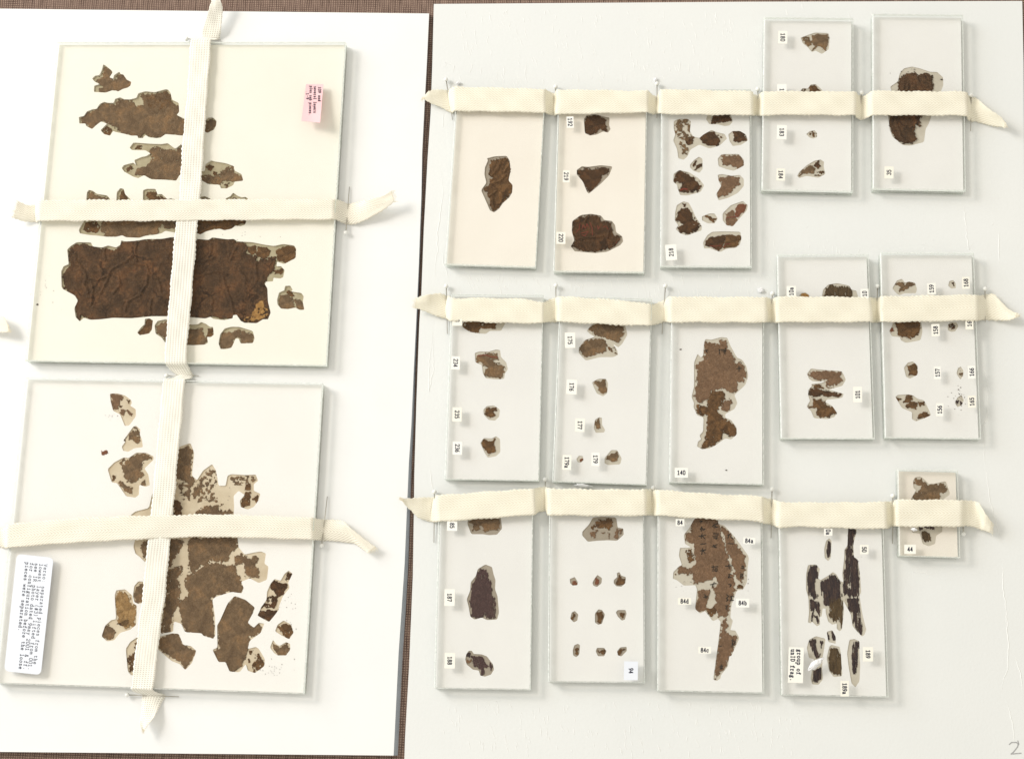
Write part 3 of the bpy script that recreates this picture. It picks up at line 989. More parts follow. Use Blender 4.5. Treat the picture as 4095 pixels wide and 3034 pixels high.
# ------------------------------------------------------------------ cotton tapes
def tape(name, label, mat, sections, width, group=None, per=.0010, lift=None):
    """sections: (upper px, lower px, z upper mm, z lower mm)"""
    A, B = [], []
    for s in sections:
        (u, l, zu, zl) = s
        A.append(np.array(ground(u, zu / 1000)))
        B.append(np.array(ground(l, zl / 1000)))
    n = []
    for i in range(len(A) - 1):
        d = np.linalg.norm((A[i + 1] + B[i + 1]) / 2 - (A[i] + B[i]) / 2)
        n.append(max(3, int(d / per)))
    PA, PB = catmull(A, n), catmull(B, n)
    S = 12
    rs = random.Random(len(sections) * 13 + int(sections[0][0][0]))
    ph = [rs.uniform(0, 6) for _ in range(4)]
    verts, uvs = [], []
    u = 0.0
    m = len(PA)
    gu, gv = np.meshgrid(np.arange(m) * .06 + ph[0] * 50, np.arange(S + 1) * .35, indexing='ij')
    tn = fbm(gu, gv, 77, 3) * 2 - 1
    prev = None
    cen = [(a + b) / 2 for a, b in zip(PA, PB)]
    th = .00035
    tops = []
    for i in range(m):
        a, b = PA[i], PB[i]
        if prev is not None: u += np.linalg.norm(cen[i] - prev)
        prev = cen[i]
        t = cen[min(i + 1, m - 1)] - cen[max(i - 1, 0)]
        t = t / (np.linalg.norm(t) + 1e-9)
        wv = b - a
        nn = np.cross(wv, t)
        nn = nn / (np.linalg.norm(nn) + 1e-9)
        if nn[2] < 0 and abs(nn[2]) > .05: nn = -nn
        zc = cen[i][2]
        bul = max(0.0, 1 - zc / .006) * .0022
        row = []
        for j in range(S + 1):
            v = j / S
            e = .00028 * math.sin(u * 1500 + ph[0] + (3 if v > .5 else 0)) + .0003 * math.sin(u * 210 + ph[1] + v * 4) + rs.gauss(0, .00015)
            p = a + wv * v
            if j in (0, S):
                p = p + wv / (np.linalg.norm(wv) + 1e-9) * (e * (1 if j else -1))
            up = .00022 * math.sin(u * 130 + v * 5 + ph[2]) + .0002 * math.sin(u * 320 - v * 7 + ph[3]) + .00025 * float(tn[i, j]) + bul * math.sin(math.pi * v) ** .6
            row.append(p + nn * (up + .00015))
        tops.append((row, nn, u))
    W_ = S + 1
    for row, nn, u_ in tops:
        for j, p in enumerate(row):
            verts.append(tuple(p)); uvs.append((u_, j / S * width))
    for row, nn, u_ in tops:
        for j, p in enumerate(row):
            verts.append(tuple(p - nn * th)); uvs.append((u_, j / S * width))
    K_ = m * W_
    faces = []
    for i in range(m - 1):
        for j in range(S):
            a = i * W_ + j
            f = (a, a + W_, a + W_ + 1, a + 1)
            faces.append(f)
            faces.append(tuple(k + K_ for k in reversed(f)))
        for a, s in ((i * W_, 1), (i * W_ + S, -1)):
            f = (a, a + K_, a + W_ + K_, a + W_)
            faces.append(f if s > 0 else tuple(reversed(f)))
    for i in (0, m - 1):
        for j in range(S):
            a = i * W_ + j
            f = (a, a + 1, a + 1 + K_, a + K_)
            faces.append(f if i == 0 else tuple(reversed(f)))
    me = mesh_from(verts, faces, smooth=True, uvs=uvs)
    o = link(name, me, M[mat], label=label, cat='tape', group=group)
    # cut ends fray into short warp threads
    tv, tf = [], []
    for (row, other) in ((tops[0][0], tops[3][0]), (tops[-1][0], tops[-4][0])):
        for j in range(S + 1):
            for rep in range(2):
                q0 = row[j] + (row[min(j + 1, S)] - row[j]) * rs.random()
                dr = row[j] - other[j]
                dr = dr / (np.linalg.norm(dr) + 1e-9)
                sd_ = np.cross(dr, np.array([0, 0, 1.0]))
                ln = rs.uniform(.0006, .0034)
                q1 = q0 + dr * ln * .5 + sd_ * rs.gauss(0, .0003)
                q2 = q0 + dr * ln + sd_ * rs.gauss(0, .0009) - np.array([0, 0, .3 * ln])
                s_ = len(tv)
                wd = sd_ / (np.linalg.norm(sd_) + 1e-9) * .00013
                for q in (q0 - dr * .0004, q1, q2):
                    q[2] = max(q[2], .0003)
                    tv += [tuple(q - wd), tuple(q + np.array([0, 0, .0002])), tuple(q + wd)]
                for k in (0, 3):
                    tf += [(s_ + k, s_ + k + 3, s_ + k + 4, s_ + k + 1), (s_ + k + 1, s_ + k + 4, s_ + k + 5, s_ + k + 2)]
    link('frayed_threads', mesh_from(tv, tf), M['thread'], parent=o, kind='stuff')
    return o


def secs(text):
    """'K 10,20 30,40 5 4; ...' with sticky view letters and sticky heights"""
    out = []
    view, zu, zl = None, 11.4, 11.4
    for part in text.split(';'):
        t = part.split()
        if not t: continue
        if t[0] in VIEW: view = t.pop(0)
        u = pts(t[0], view)[0]
        if t[1] in VIEW:
            l = pts(t[2], t[1])[0]; rest = t[3:]
        else:
            l = pts(t[1], view)[0]; rest = t[2:]
        if len(rest) == 1: zu = zl = float(rest[0])
        elif len(rest) == 2: zu, zl = float(rest[0]), float(rest[1])
        out.append((u, l, zu, zl))
    return out


def pin(view_h, hx, hy, view_t, tx, ty, label, zh=3.4, zt=1.2):
    H_ = ground(pts('%s %g,%g' % (view_h, hx, hy))[0], zh / 1000)
    T_ = ground(pts('%s %g,%g' % (view_t, tx, ty))[0], zt / 1000)
    root = empty('pearl_head_pin', (H_.x, H_.y, 0), label, 'pin', 'pins holding the tapes')
    bm = bmesh.new()
    bmesh.ops.create_uvsphere(bm, u_segments=16, v_segments=10, radius=.0019)
    me = bpy.data.meshes.new('head'); bm.to_mesh(me); bm.free()
    me.transform(Matrix.Translation(H_)); me.shade_smooth()
    link('head', me, M['pearl'], parent=root)
    d = T_ - H_
    bm = bmesh.new()
    bmesh.ops.create_cone(bm, segments=8, radius1=.00045, radius2=.00028, depth=d.length, cap_ends=True)
    me = bpy.data.meshes.new('shaft'); bm.to_mesh(me); bm.free()
    me.transform(Matrix.Translation((H_ + T_) / 2) @ d.to_track_quat('Z', 'Y').to_matrix().to_4x4()); me.shade_smooth()
    link('shaft', me, M['steel'], parent=root)
    return root

# ================================================================== data measured from the photograph
GL, GS = 'large glass plates on the left board', 'small glass plates on the right board'
PLATES = [
 ('p1', 'A 557,400 B 1683,430 F 1500,640 E 250,604', 'mat_cream', 'back_olive', GL,
  'large cream matted glass plate with the pink note, upper one on the left board'),
 ('p2', 'E 255,765 F 1472,820 J 1262,985 _ -29,2740', 'mat_white', 'back_sand', GL,
  'large white matted glass plate with the long typed label, lower one on the left board'),
 ('p3', 'K 562,250 1437,268 O 1345,1035 440,1005', 'mat_buff', 'back_grey', GS,
  'small buff glass plate with a single fragment and no number sticker'),
 ('p4', 'K 1567,280 _ 2588.7,366 P 438,712 O 1517,1078', 'mat_buff', 'back_grey', GS, 'small buff glass plate with stickers 192, 219 and 220'),
 ('p5', 'L 478,142 1370,142 P 1505,660 597,655', 'mat_grey', 'back_pale', GS, 'small glass plate crowded with a dozen fragments and sticker 218'),
 ('p6', 'M 140,170 1027,178 N 533,1275 L 1470,1140', 'mat_grey', 'back_pale', GS, 'small glass plate with stickers 180, 183 and 184, raised above its row'),
 ('p7', 'M 1213,138 2115,142 N 1648,1268 730,1250', 'mat_grey', 'back_pale', GS, 'small glass plate with sticker 35 in the top right corner of the board'),
 ('p8', 'O 505,1300 1425,1312 U 1370,172 438,165', 'mat_grey', 'back_pale', GS, 'small glass plate at the left of the middle row, with sticker 234'),
 ('p9', 'O 1590,1325 P 520,975 V 458,212 U 1500,188', 'mat_grey', 'back_pale', GS, 'small glass plate with stickers 175 to 179a, left of the tall two toned fragment'),
 ('p10', 'P 708,975 1635,975 S 1612,1575 680,1555', 'mat_grey', 'back_pale', GS, 'small glass plate with sticker 140 and one tall fragment'),
 ('p11', 'P 1755,540 Q 698,285 T 745,1118 S 1785,1125', 'mat_grey', 'back_pale', GS, 'small glass plate with sticker 101 in the middle tape row'),
 ('p12', 'Q 812,272 1740,272 T 1798,1118 845,1118', 'mat_grey', 'back_pale', GS, 'small glass plate with stickers 156 to 168 in two columns'),
 ('p13', 'U 388,371 1334,365 X 1275,1130 330,1122', 'mat_grey', 'back_grey', GS, 'small glass plate with stickers 187 and 188 at the left of the lowest row'),
 ('p14', 'U 1486,330 V 443,330 Y 435,1055 X 1455,1062', 'mat_grey', 'back_grey', GS, 'small glass plate with nine tiny fragments in a grid and sticker 94'),
 ('p15', 'V 570,425 1612,440 Y 1618,1160 563,1150', 'mat_grey', 'back_pale', GS, 'small glass plate with stickers 84 to 84d around one long inscribed fragment'),
 ('p16', 'V 1776,480 W 842,480 Z 880,1035 Y 1785,1188', 'mat_grey', 'back_pale', GS, 'small glass plate with black fibrous fragments and stickers 50 and 189'),
 ('p17', 'W 985,65 1583,70 1592,932 985,928', 'mat_tan', 'back_pale', GS, 'smallest glass plate, nearly square, with sticker 44'),
]

# fragments: plate, window outline ('' = none), [(piece outline, style, density)], label
FRAG = [
 # ---- upper large plate
 ('p1', 'A 1022,640 1045,650 1105,700 1115,720 1085,768 1120,780 1130,745 1180,712 1195,735 1220,738 1255,790 1300,812 1292,850 1265,870 1220,882 1170,908 1150,900 1110,898 1045,920 970,915 930,912 932,850 985,835 940,812 912,780 940,752 985,745 1010,690',
  [('A 1045,665 1110,700 1112,730 1085,768 1118,785 1148,792 1160,760 1195,740 1222,738 1255,790 1300,812 1265,872 1225,885 1170,908 1110,898 1045,920 975,910 985,875 1025,865 985,835 955,805 985,770 1020,755 1035,700', 'flat', .95)],
  'small three pointed brown fragment, topmost in the upper large plate'),
 ('p1', 'A 780,1160 830,1150 860,1105 920,1082 955,1080 990,1030 1030,1010 1070,1020 1125,1020 1140,980 1190,965 1230,985 1290,985 1350,970 1370,925 1440,905 1530,915 1640,885 1665,890 1690,925 1705,990 1770,1020 1775,1110 1750,1140 1830,1180 1900,1200 2035,1185 2060,1165 2110,1165 2145,1200 2140,1245 2120,1285 2055,1318 2020,1300 1900,1330 1810,1345 1700,1335 1640,1330 1590,1365 1550,1370 1480,1362 1440,1340 1415,1368 1370,1370 1360,1345 1300,1345 1225,1325 1150,1310 1120,1300 1090,1345 1030,1330 995,1290 1060,1225 1000,1205 955,1240 912,1280 855,1250 845,1225 785,1225',
  [('A 800,1170 850,1130 930,1100 1000,1050 1040,1018 1140,1040 1160,995 1200,985 1300,1000 1360,1050 1410,1030 1400,940 1530,925 1650,905 1690,930 1700,990 1720,1030 1770,1060 1775,1115 1750,1145 1820,1185 1900,1200 2035,1195 2130,1190 2145,1240 2055,1318 1900,1330 1800,1345 1640,1330 1590,1365 1480,1358 1440,1320 1390,1365 1300,1345 1200,1310 1120,1255 1070,1215 1000,1205 912,1280 850,1240 805,1215', 'flat', .93),
   ('A 1000,1300 1060,1262 1115,1290 1090,1345 1030,1325', 'brown', .8),
   ('A 1440,960 1640,920 1680,960 1700,1060 1600,1080 1480,1060', 'brown', .7)],
  'long warm brown fragment tapering to the left, second from the top of the upper plate'),
 ('p1', 'A 1320,1412 1500,1425 1600,1428 1660,1418 1735,1475 1800,1425 1900,1425 C 1900,240 1780,245 1745,305 1640,295 1500,292 1425,250 1370,280 1320,265 1230,215 1205,180 1225,150 1320,125 1345,150 1330,100 1400,70 1450,60 A 1490,1520 1440,1490 1310,1488 1282,1465',
  [('A 1480,1500 1530,1450 1620,1475 1700,1480 1740,1500 1800,1450 1900,1450 C 1900,240 1780,245 1745,305 1640,295 1500,292 1425,250 1340,240 1345,190 1450,160 1520,80', 'flat', .86),
   ('A 1350,1440 1410,1440 1400,1485 1330,1480', 'brown', .8), ('C 1235,170 1310,150 1330,215 1260,215', 'brown', .5)],
  'mottled brown fragment left of the vertical tape with pale torn upper edge'),
 ('p1', 'D 150,200 290,210 300,140 355,103 400,115 500,130 583,160 590,205 660,240 675,305 590,315 575,350 510,382 455,380 440,345 330,340 262,300 150,290',
  [('D 160,215 300,255 380,260 430,240 500,180 575,165 590,220 670,270 670,310 580,315 500,300 440,340 340,340 160,290', 'flat', .78),
   ('D 300,170 340,135 375,165 350,210', 'brown', .9), ('D 460,330 540,325 510,380', 'brown', .6), ('D 385,215 420,215 415,245 390,250', 'brown', .9)],
  'spotted brown fragment with pale patches right of the vertical tape'),
 ('p1', 'C 850,560 860,420 880,395 920,405 960,435 1060,450 1090,485 1110,560',
  [('C 870,560 875,430 910,410 950,455 1060,470 1110,560', 'flat', .95)], 'leftmost brown tip showing above the upper horizontal tape'),
 ('p1', 'C 1150,560 1155,420 1190,378 1225,385 1240,440 1295,490 1300,560',
  [('C 1185,560 1192,440 1218,400 1245,450 1290,500 1300,560', 'brown', .95)], 'narrow brown tip, second from left above the upper horizontal tape'),
 ('p1', 'C 1415,560 1415,400 1450,385 1540,385 1560,440 1600,435 1645,475 1660,490 1690,478 1730,490 1740,560',
  [('C 1460,420 1555,410 1550,455 1600,470 1645,480 1650,560 1480,560 1470,480', 'brown', .95)],
  'brown tip in an olive window left of where the tapes cross'),
 ('p1', 'D 240,560 245,465 290,455 355,485 360,560', [('D 255,560 262,478 320,472 350,560', 'brown', .8)],
  'tiny olive brown tip right of where the upper tapes cross'),
 ('p1', 'D 490,560 500,480 545,460 575,422 620,455 660,470 700,465 725,485 730,560', [('D 560,560 572,475 610,475 640,560', 'brown', .8)],
  'rightmost peaked olive tip above the upper horizontal tape'),
 ('p1', 'C 780,790 830,700 830,640 1700,640 1980,640 D 715,640 705,710 690,740 650,755 600,750 560,780 490,795 440,780 350,795 300,810 250,838 170,800 C 1740,820 1640,800 1600,825 1530,840 1440,850 1380,870 1250,865 1210,845 1150,860 1060,860 980,850 870,840 790,825',
  [('C 1010,640 1740,640 1740,770 1640,770 1600,730 1560,820 1440,850 1380,870 1250,865 1060,860 1000,800', 'flat', 1),
   ('C 1800,640 D 700,640 700,710 640,735 600,750 560,780 490,795 440,780 350,795 300,810 250,838 C 1800,800', 'brown', 1),
   ('C 850,720 960,705 990,760 960,815 880,815 820,790', 'brown', .85)],
  'long strip of brown silk just below the upper horizontal tape'),
 ('p1', 'C 665,985 700,950 760,912 900,915 920,955 1010,965 1070,945 1150,965 1190,940 1200,895 1240,905 1330,900 1450,882 1600,880 1700,862 1900,885 D 215,880 330,890 370,865 520,885 580,880 620,905 760,912 900,940 980,950 1070,930 1180,945 1200,980 1195,1070 1080,1130 1010,1105 1005,1150 1050,1150 1085,1190 1070,1260 1040,1272 975,1265 970,1300 900,1305 890,1330 915,1370 920,1500 945,1600 F 945,130 920,190 870,190 810,228 690,225 650,205 610,145 575,150 570,180 480,198 380,185 350,165 300,182 150,170 E 1900,170 1750,160 1500,160 1300,180 1120,175 1000,190 900,195 830,175 790,210 750,170 735,80 C 770,1490 740,1440 610,1370 605,1200 630,1150 680,1130 670,1030',
  [('C 690,985 760,930 890,940 920,965 1010,975 1150,1000 1190,960 1210,910 1330,905 1500,890 1700,872 1900,890 D 215,890 330,890 400,875 640,905 720,950 700,1010 760,1050 800,1060 810,1100 D 1000,1050 1000,1130 940,1240 900,1290 890,1330 915,1370 920,1500 F 945,130 920,190 810,228 690,225 640,190 610,150 575,150 560,180 480,190 400,160 300,182 150,170 E 1900,170 1500,160 1300,180 900,195 800,150 790,205 740,80 C 770,1490 745,1440 640,1370 625,1230 700,1130 680,1030', 'big', 1.1, .0007),
   ('D 1000,1000 1060,955 1150,945 1195,985 1190,1070 1100,1115 1020,1090', 'brown', 1),
   ('D 825,960 900,960 945,1000 930,1050 850,1080 805,1030', 'brown', 1), ('D 730,960 800,945 800,1020 750,1040 722,1000', 'brown', 1),
   ('D 975,1200 1060,1165 1080,1200 1050,1225 990,1225', 'brown', .9)],
  'largest fragment, a wrinkled dark brown sheet filling the upper plate'),
 ('p1', '', [('F 800,50 860,5 900,70 930,150 850,190 770,205 710,215 690,190 760,130 790,110', 'ochre', .62)],
  'orange ochre patch at the lower right corner of the largest fragment'),
 ('p1', 'D 1010,1480 1030,1410 1080,1390 1090,1345 1140,1342 1165,1385 1150,1400 1250,1415 1275,1450 1265,1500 1280,1580 1240,1585 1190,1560 1120,1575 1050,1570 1015,1530',
  [('D 1020,1490 1040,1435 1110,1440 1160,1470 1180,1560 1100,1575 1050,1565', 'flat', .97), ('D 1170,1480 1240,1480 1280,1580 1210,1560', 'flat', .9),
   ('D 1100,1390 1150,1400 1180,1450 1120,1430', 'brown', .9)], 'isolated brown fragment at the right edge of the upper plate'),
 ('p1', 'E 1435,185 1480,180 1515,200 1505,290 1480,330 1385,348 1358,320 1400,265 1430,240',
  [('E 1445,195 1480,185 1515,205 1500,290 1470,330 1385,345 1365,320 1410,280 1440,240', 'brown', .92)],
  'small boot shaped brown fragment under the largest one'),
 ('p1', 'E 1530,250 1560,205 1640,190 1880,240 1960,238 1990,215 2040,235 2080,265 2110,265 2118,340 2090,365 2050,365 2060,420 2030,440 1900,447 1640,425 1600,370 1540,330',
  [('E 1555,260 1640,215 1880,290 2000,280 2025,360 2060,400 2030,440 1900,447 1660,420 1610,370 1550,330', 'flat', 1), ('E 2060,285 2110,280 2110,350 2050,360', 'brown', .8)],
  'brown fragment crossed by the vertical tape near the foot of the upper plate'),
 ('p1', 'F 430,430 445,340 490,280 560,262 640,265 770,305 788,380 770,425 650,430 630,380 600,380 560,470 500,485 450,483',
  [('F 440,430 465,320 560,320 620,300 720,325 780,360 770,425 660,425 640,375 600,375 550,470 455,480', 'flat', .9)],
  'arched brown fragment, lowest and rightmost in the upper plate'),
 # ---- lower large plate
 ('p2', 'E 1088,925 1160,922 1240,945 1300,990 1305,1020 1290,1045 1345,1080 1345,1150 1280,1240 1235,1245 1190,1130 1120,1095 1095,1000',
  [('E 1100,935 1200,940 1230,960 1170,1050 1180,1100 1130,1090 1105,1000', 'mid', .75), ('E 1200,1085 1235,1090 1220,1150 1195,1130', 'mid', .9),
   ('E 1250,1080 1320,1130 1290,1140 1250,1090', 'mid', .9), ('E 1255,985 1285,990 1275,1025', 'brown', .9), ('E 1180,1040 1215,1045 1200,1060', 'brown', .9)],
  'speckled reddish fragment, topmost in the lower large plate'),
 ('p2', 'E 1320,1250 1350,1245 1390,1280 1385,1330 1405,1380 1415,1455 1330,1465 1270,1500 1220,1490 1205,1450 1240,1400 1220,1390',
  [('E 1330,1260 1385,1300 1390,1390 1360,1410 1280,1380 1275,1330', 'flat', .75), ('E 1165,1400 1240,1345 1245,1390 1190,1430', 'brown', .8)],
  'star shaped fragment, second from the top in the lower plate'),
 ('p2', '', [('E 1005,1495 1050,1480 1068,1510 1030,1532 1005,1520', 'red', .9)], 'tiny reddish crumb alone on the white mat of the lower plate'),
 ('p2', 'G 1065,185 1130,120 1225,70 1275,75 1350,22 1450,25 1520,60 1520,95 1430,180 1470,240 1485,345 1440,360 1380,340 1375,440 1340,468 1250,455 1160,325 1105,315',
  [('G 1210,160 1300,60 1400,35 1510,65 1500,90 1420,110 1390,200 1420,240 1350,300 1290,330 1240,290', 'flat', .85), ('G 1190,300 1250,350 1310,370 1310,430 1240,410 1170,320', 'flat', .85),
   ('G 1190,130 1225,75 1240,90 1205,145', 'flat', .9), ('G 1395,310 1430,300 1435,340 1400,340', 'flat', .9), ('G 1110,235 1150,250 1120,290', 'brown', .8)],
  'leaf shaped grey brown fragment left of the lower vertical tape'),
 ('p2', 'E 1760,1455 1885,1412 1920,1500 G 1920,60 1900,250 1950,295 2010,200 2100,135 2140,200 2165,350 H 500,350 520,250 560,235 700,245 800,240 822,300 780,335 780,400 845,430 830,490 780,560 720,585 650,560 640,500 690,440 630,400 580,450 585,560 580,640 620,870 630,960 690,1030 780,1010 850,1000 900,1020 885,1120 925,1150 910,1280 830,1312 740,1265 655,1300 680,1360 660,1415 560,1400 400,1450 370,1480 395,1640 J 400,420 380,460 280,430 260,405 100,395 60,310 0,290 I 1720,300 1715,390 1590,410 1590,300 G 1560,1400 1550,1100 1435,1105 1390,1060 1340,1020 1320,950 1340,870 1295,640 1340,605 1475,570 1505,435 1560,400 1720,200 E 1740,1500',
  [('E 1765,1480 1880,1440 1910,1500 G 1900,60 1890,250 1940,290 1900,330 1800,300 1720,260', 'flat', .93),
   ('G 1750,330 1960,300 2100,150 2150,280 2100,400 2190,500 2210,560 1980,520 1800,480', 'flat', .47), ('H 540,270 800,250 800,300 700,330 600,345', 'flat', .55),
   ('H 690,330 745,330 745,390 690,390', 'brown', 1), ('H 700,410 745,410 735,540 660,560 650,520', 'brown', .85), ('H 760,480 820,450 810,520', 'brown', .85),
   ('H 190,600 290,560 400,555 470,600 560,590 570,680 200,680', 'flat', .95), ('G 1720,480 1790,520 1790,680 1720,700', 'brown', .95),
   ('G 1400,890 1820,880 1800,960 1740,1040 1690,1150 1560,1150 1440,1080 1400,1000', 'flat', .95),
   ('G 1660,1180 1800,1140 1810,1200 1750,1270 1790,1400 1780,1500 1640,1600 1620,1300', 'flat', .86),
   ('I 1640,100 1800,80 1700,250 1690,400 1590,400', 'flat', .9),
   ('H 150,870 610,870 620,960 560,1000 520,1090 430,1100 370,1075 300,1120 200,1180 190,1215 150,1200 140,1050 130,900', 'flat', 1),
   ('H 120,1230 200,1215 290,1130 400,1110 500,1140 590,1130 610,1200 650,1290 680,1360 655,1415 560,1400 430,1430 360,1460 380,1640 J 390,300 380,460 300,430 100,395 60,280 H 30,1520 130,1440 100,1350', 'flat', 1),
   ('H 590,1050 650,1020 720,1080 820,1030 830,1100 790,1130 835,1200 830,1265 750,1260 700,1230 690,1120 600,1130', 'flat', .95)],
  'sprawling many lobed fragment in the middle of the lower plate'),
 ('p2', 'J 590,35 700,75 790,150 775,200 720,300 780,350 830,300 885,310 850,400 740,480 720,560 800,540 830,560 890,660 885,730 790,800 720,775 700,710 640,790 540,785 500,690 430,690 370,570 420,545 415,330 440,290 520,110',
  [('J 590,40 710,80 785,150 770,200 720,300 760,350 840,310 850,400 740,440 720,560 690,650 640,760 580,785 540,780 500,690 430,690 380,580 430,550 430,310 480,180 530,100', 'flat', 1),
   ('J 780,610 830,610 860,660 890,700 860,760 780,790 760,720 790,680', 'brown', .66), ('J 735,580 780,570 740,620', 'brown', .8), ('J 730,660 745,700 725,690', 'brown', 1)],
  'tall brown fragment with a speckled white lobe at the lower right of the lower plate'),
 ('p2', 'H 1125,1190 1165,1220 1120,1310 1135,1360 1070,1440 1030,1540 1025,1580 J 985,230 930,295 815,230 840,180 850,150 H 905,1480 910,1400 945,1320 985,1272 1045,1290 1085,1220',
  [('H 975,1285 1115,1330 1070,1430 1010,1440 940,1360', 'dark', 1), ('H 1120,1200 1160,1220 1110,1300 1090,1290', 'dark', .9),
   ('H 920,1440 1020,1450 990,1560 850,1560 890,1510', 'dark', .7), ('J 830,190 1020,170 985,230 930,295 815,225', 'dark', .96)],
  'slender dark fragment leaning right near the right edge of the lower plate'),
 ('p2', 'J 1075,278 1150,320 1175,400 1130,465 1060,430 990,385 1015,320',
  [('J 1020,345 1080,315 1150,330 1165,400 1135,460 1070,430', 'brown', .82)], 'small speckled fragment, upper of two at the lower right corner'),
 ('p2', 'J 940,545 970,470 1000,510 1035,530 1100,492 1140,510 1140,570 1100,625 1020,625 980,600',
  [('J 965,500 1035,545 1110,500 1135,560 1100,620 1020,620 975,570', 'flat', .93)], 'small heart shaped fragment, lower of two at the lower right corner'),
 ('p2', 'I 1540,450 1700,405 1770,410 1815,520 1890,530 1945,580 1900,700 1835,768 1780,710 1700,680 1630,620 1560,560',
  [('I 1590,460 1700,410 1760,415 1810,520 1900,560 1940,580 1890,690 1835,765 1790,700 1640,610 1565,550', 'flat', .96)],
  'brown fragment pointing down just right of the tape foot'),
 ('p2', 'I 1135,30 1150,-20 1240,-30 1310,30 1320,110 1355,130 1350,320 1290,370 1190,400 1130,475 1060,485 1005,435 1040,330 1100,275 1150,265',
  [('I 1155,10 1200,-10 1270,30 1290,100 1345,150 1330,330 1250,350 1170,300 1155,150', 'tan', .93), ('I 1030,330 1080,330 1145,400 1100,480 1010,440', 'flat', 1),
   ('I 1160,310 1270,265 1260,350', 'dark', 1)], 'golden ochre fragment with a brown tail left of the lower vertical tape'),
 ('p2', 'G 1315,1440 1330,1340 1370,1295 1440,1300 1440,1500 1370,1520 1330,1500',
  [('G 1330,1450 1350,1350 1400,1310 1440,1320 1430,1490 1350,1510', 'flat', .9)], 'greyish brown fragment half under the tape above the ochre one'),
 ('p2', 'I 1245,560 1290,490 1350,450 1400,450 1400,800 1300,822 1265,780',
  [('I 1270,650 1320,620 1345,500 1400,500 1400,790 1290,790', 'brown', .85)], 'narrow brown fragment mostly hidden by the foot of the vertical tape'),
 # ---- small plates, top row
 ('p3', 'K 860,950 935,930 1055,925 1085,970 1095,1070 1075,1170 1115,1215 1110,1290 1080,1340 1020,1390 980,1450 930,1485 890,1465 845,1360 802,1265 855,1190 835,1110 840,1040 870,970',
  [('K 905,985 975,955 1060,950 1090,1000 1095,1070 1075,1165 1115,1215 1105,1290 1020,1370 985,1430 930,1465 905,1440 880,1340 835,1245 890,1205 890,1165 925,1140 880,1100 890,1040', 'brown', 1, .0006)],
  'hourglass shaped brown fragment alone in its buff plate'),
 ('p4', 'K 1820,560 1850,520 1930,510 2000,530 2075,545 2070,620 2085,660 2060,695 2010,685 1950,715 1880,725 1830,700',
  [('K 1825,600 1850,540 1940,520 2040,550 2050,690 1990,660 1940,695 1880,720 1830,700', 'dark', 1)], 'square brown fragment beside sticker 192'),
 ('p4', 'K 1750,1065 1800,1028 1860,1035 1990,1018 2105,1030 2070,1120 1990,1200 1870,1300 1850,1280 1810,1180 1750,1110',
  [('K 1755,1070 1840,1045 1870,1070 1960,1040 2075,1050 2050,1110 2000,1110 1990,1170 1870,1295 1810,1180 1755,1100', 'dark', .98)],
  'triangular brown fragment beside sticker 219'),
 ('p4', 'O 1705,580 1790,520 1890,508 1990,525 2025,570 2100,580 2130,620 2140,690 2200,730 2210,780 2180,820 2050,885 1930,897 1800,885 1730,880 1690,830 1725,770 1700,680',
  [('O 1705,590 1770,545 1890,520 1980,540 1990,580 2095,590 2080,650 2120,720 2180,740 2170,790 2080,850 1930,878 1750,870 1700,830 1735,770 1705,680', 'dark', 1, .0003)],
  'broad brown fragment with faint red scrawl beside sticker 220'),
 ('p5', 'L 925,440 940,400 1000,360 1160,360 1190,460 1160,500 1110,508 1040,490 960,490',
  [('L 985,440 1000,370 1150,370 1180,455 1050,475 980,475', 'dark', .98)], 'dark fragment just below the tape in the crowded plate'),
 ('p5', 'L 605,460 650,435 740,435 775,460 765,560 800,610 860,625 900,590 980,545 1040,570 1110,585 1135,630 1060,700 960,730 860,690 770,740 740,810 700,842 650,825 640,740 600,650 620,590 605,530',
  [('L 615,450 770,440 760,600 800,620 770,700 740,700 750,800 680,760 650,700 640,590 610,570', 'flat', .52), ('L 870,625 920,570 1010,565 1060,650 1050,700 960,695 890,670', 'dark', 1),
   ('L 720,620 800,615 790,680 740,690', 'dark', .95), ('L 1040,600 1105,595 1080,625', 'brown', .6)],
  'row of flakes joined to a dark oval, upper left of the crowded plate'),
 ('p5', 'L 1145,590 1190,555 1260,555 1320,590 1340,650 1270,695 1190,705 1160,660',
  [('L 1190,560 1290,565 1335,650 1280,660 1240,670 1195,655 1205,610', 'dark', .98)], 'squarish dark fragment at the upper right of the crowded plate'),
 ('p5', 'L 765,890 810,840 855,810 890,830 892,930 860,970 800,950 770,920',
  [('L 800,950 830,905 885,875 880,900 830,940', 'dark', .95), ('L 785,900 825,855 820,900', 'dark', .8)], 'two thin dark slivers in a pale window of the crowded plate'),
 ('p5', 'L 1040,830 1080,785 1250,783 1300,840 1300,900 1200,950 1130,935 1050,905',
  [('L 1085,800 1270,795 1300,850 1290,900 1240,925 1170,895 1085,885', 'mid', .95)], 'light brown ribbed fragment on the right of the crowded plate'),
 ('p5', 'L 600,1060 605,980 660,942 760,965 860,1030 908,1095 870,1160 740,1195 670,1190 645,1130 640,1090',
  [('L 615,1060 620,980 660,955 740,975 820,1030 880,1095 840,1150 720,1165 665,1140 690,1075 640,1060', 'dark', .96)], 'dark fan shaped fragment on the left of the crowded plate'),
 ('p5', 'L 1040,990 1085,982 1180,1000 1260,990 1300,1030 1300,1100 1240,1170 1140,1220 1050,1243 1025,1180 1075,1100 1050,1050',
  [('L 1045,1010 1180,1010 1260,1020 1260,1080 1200,1130 1110,1200 1040,1205 1040,1150 1085,1100 1080,1055 1045,1050', 'mid', .98)],
  'light brown triangular fragment below the ribbed one in the crowded plate'),
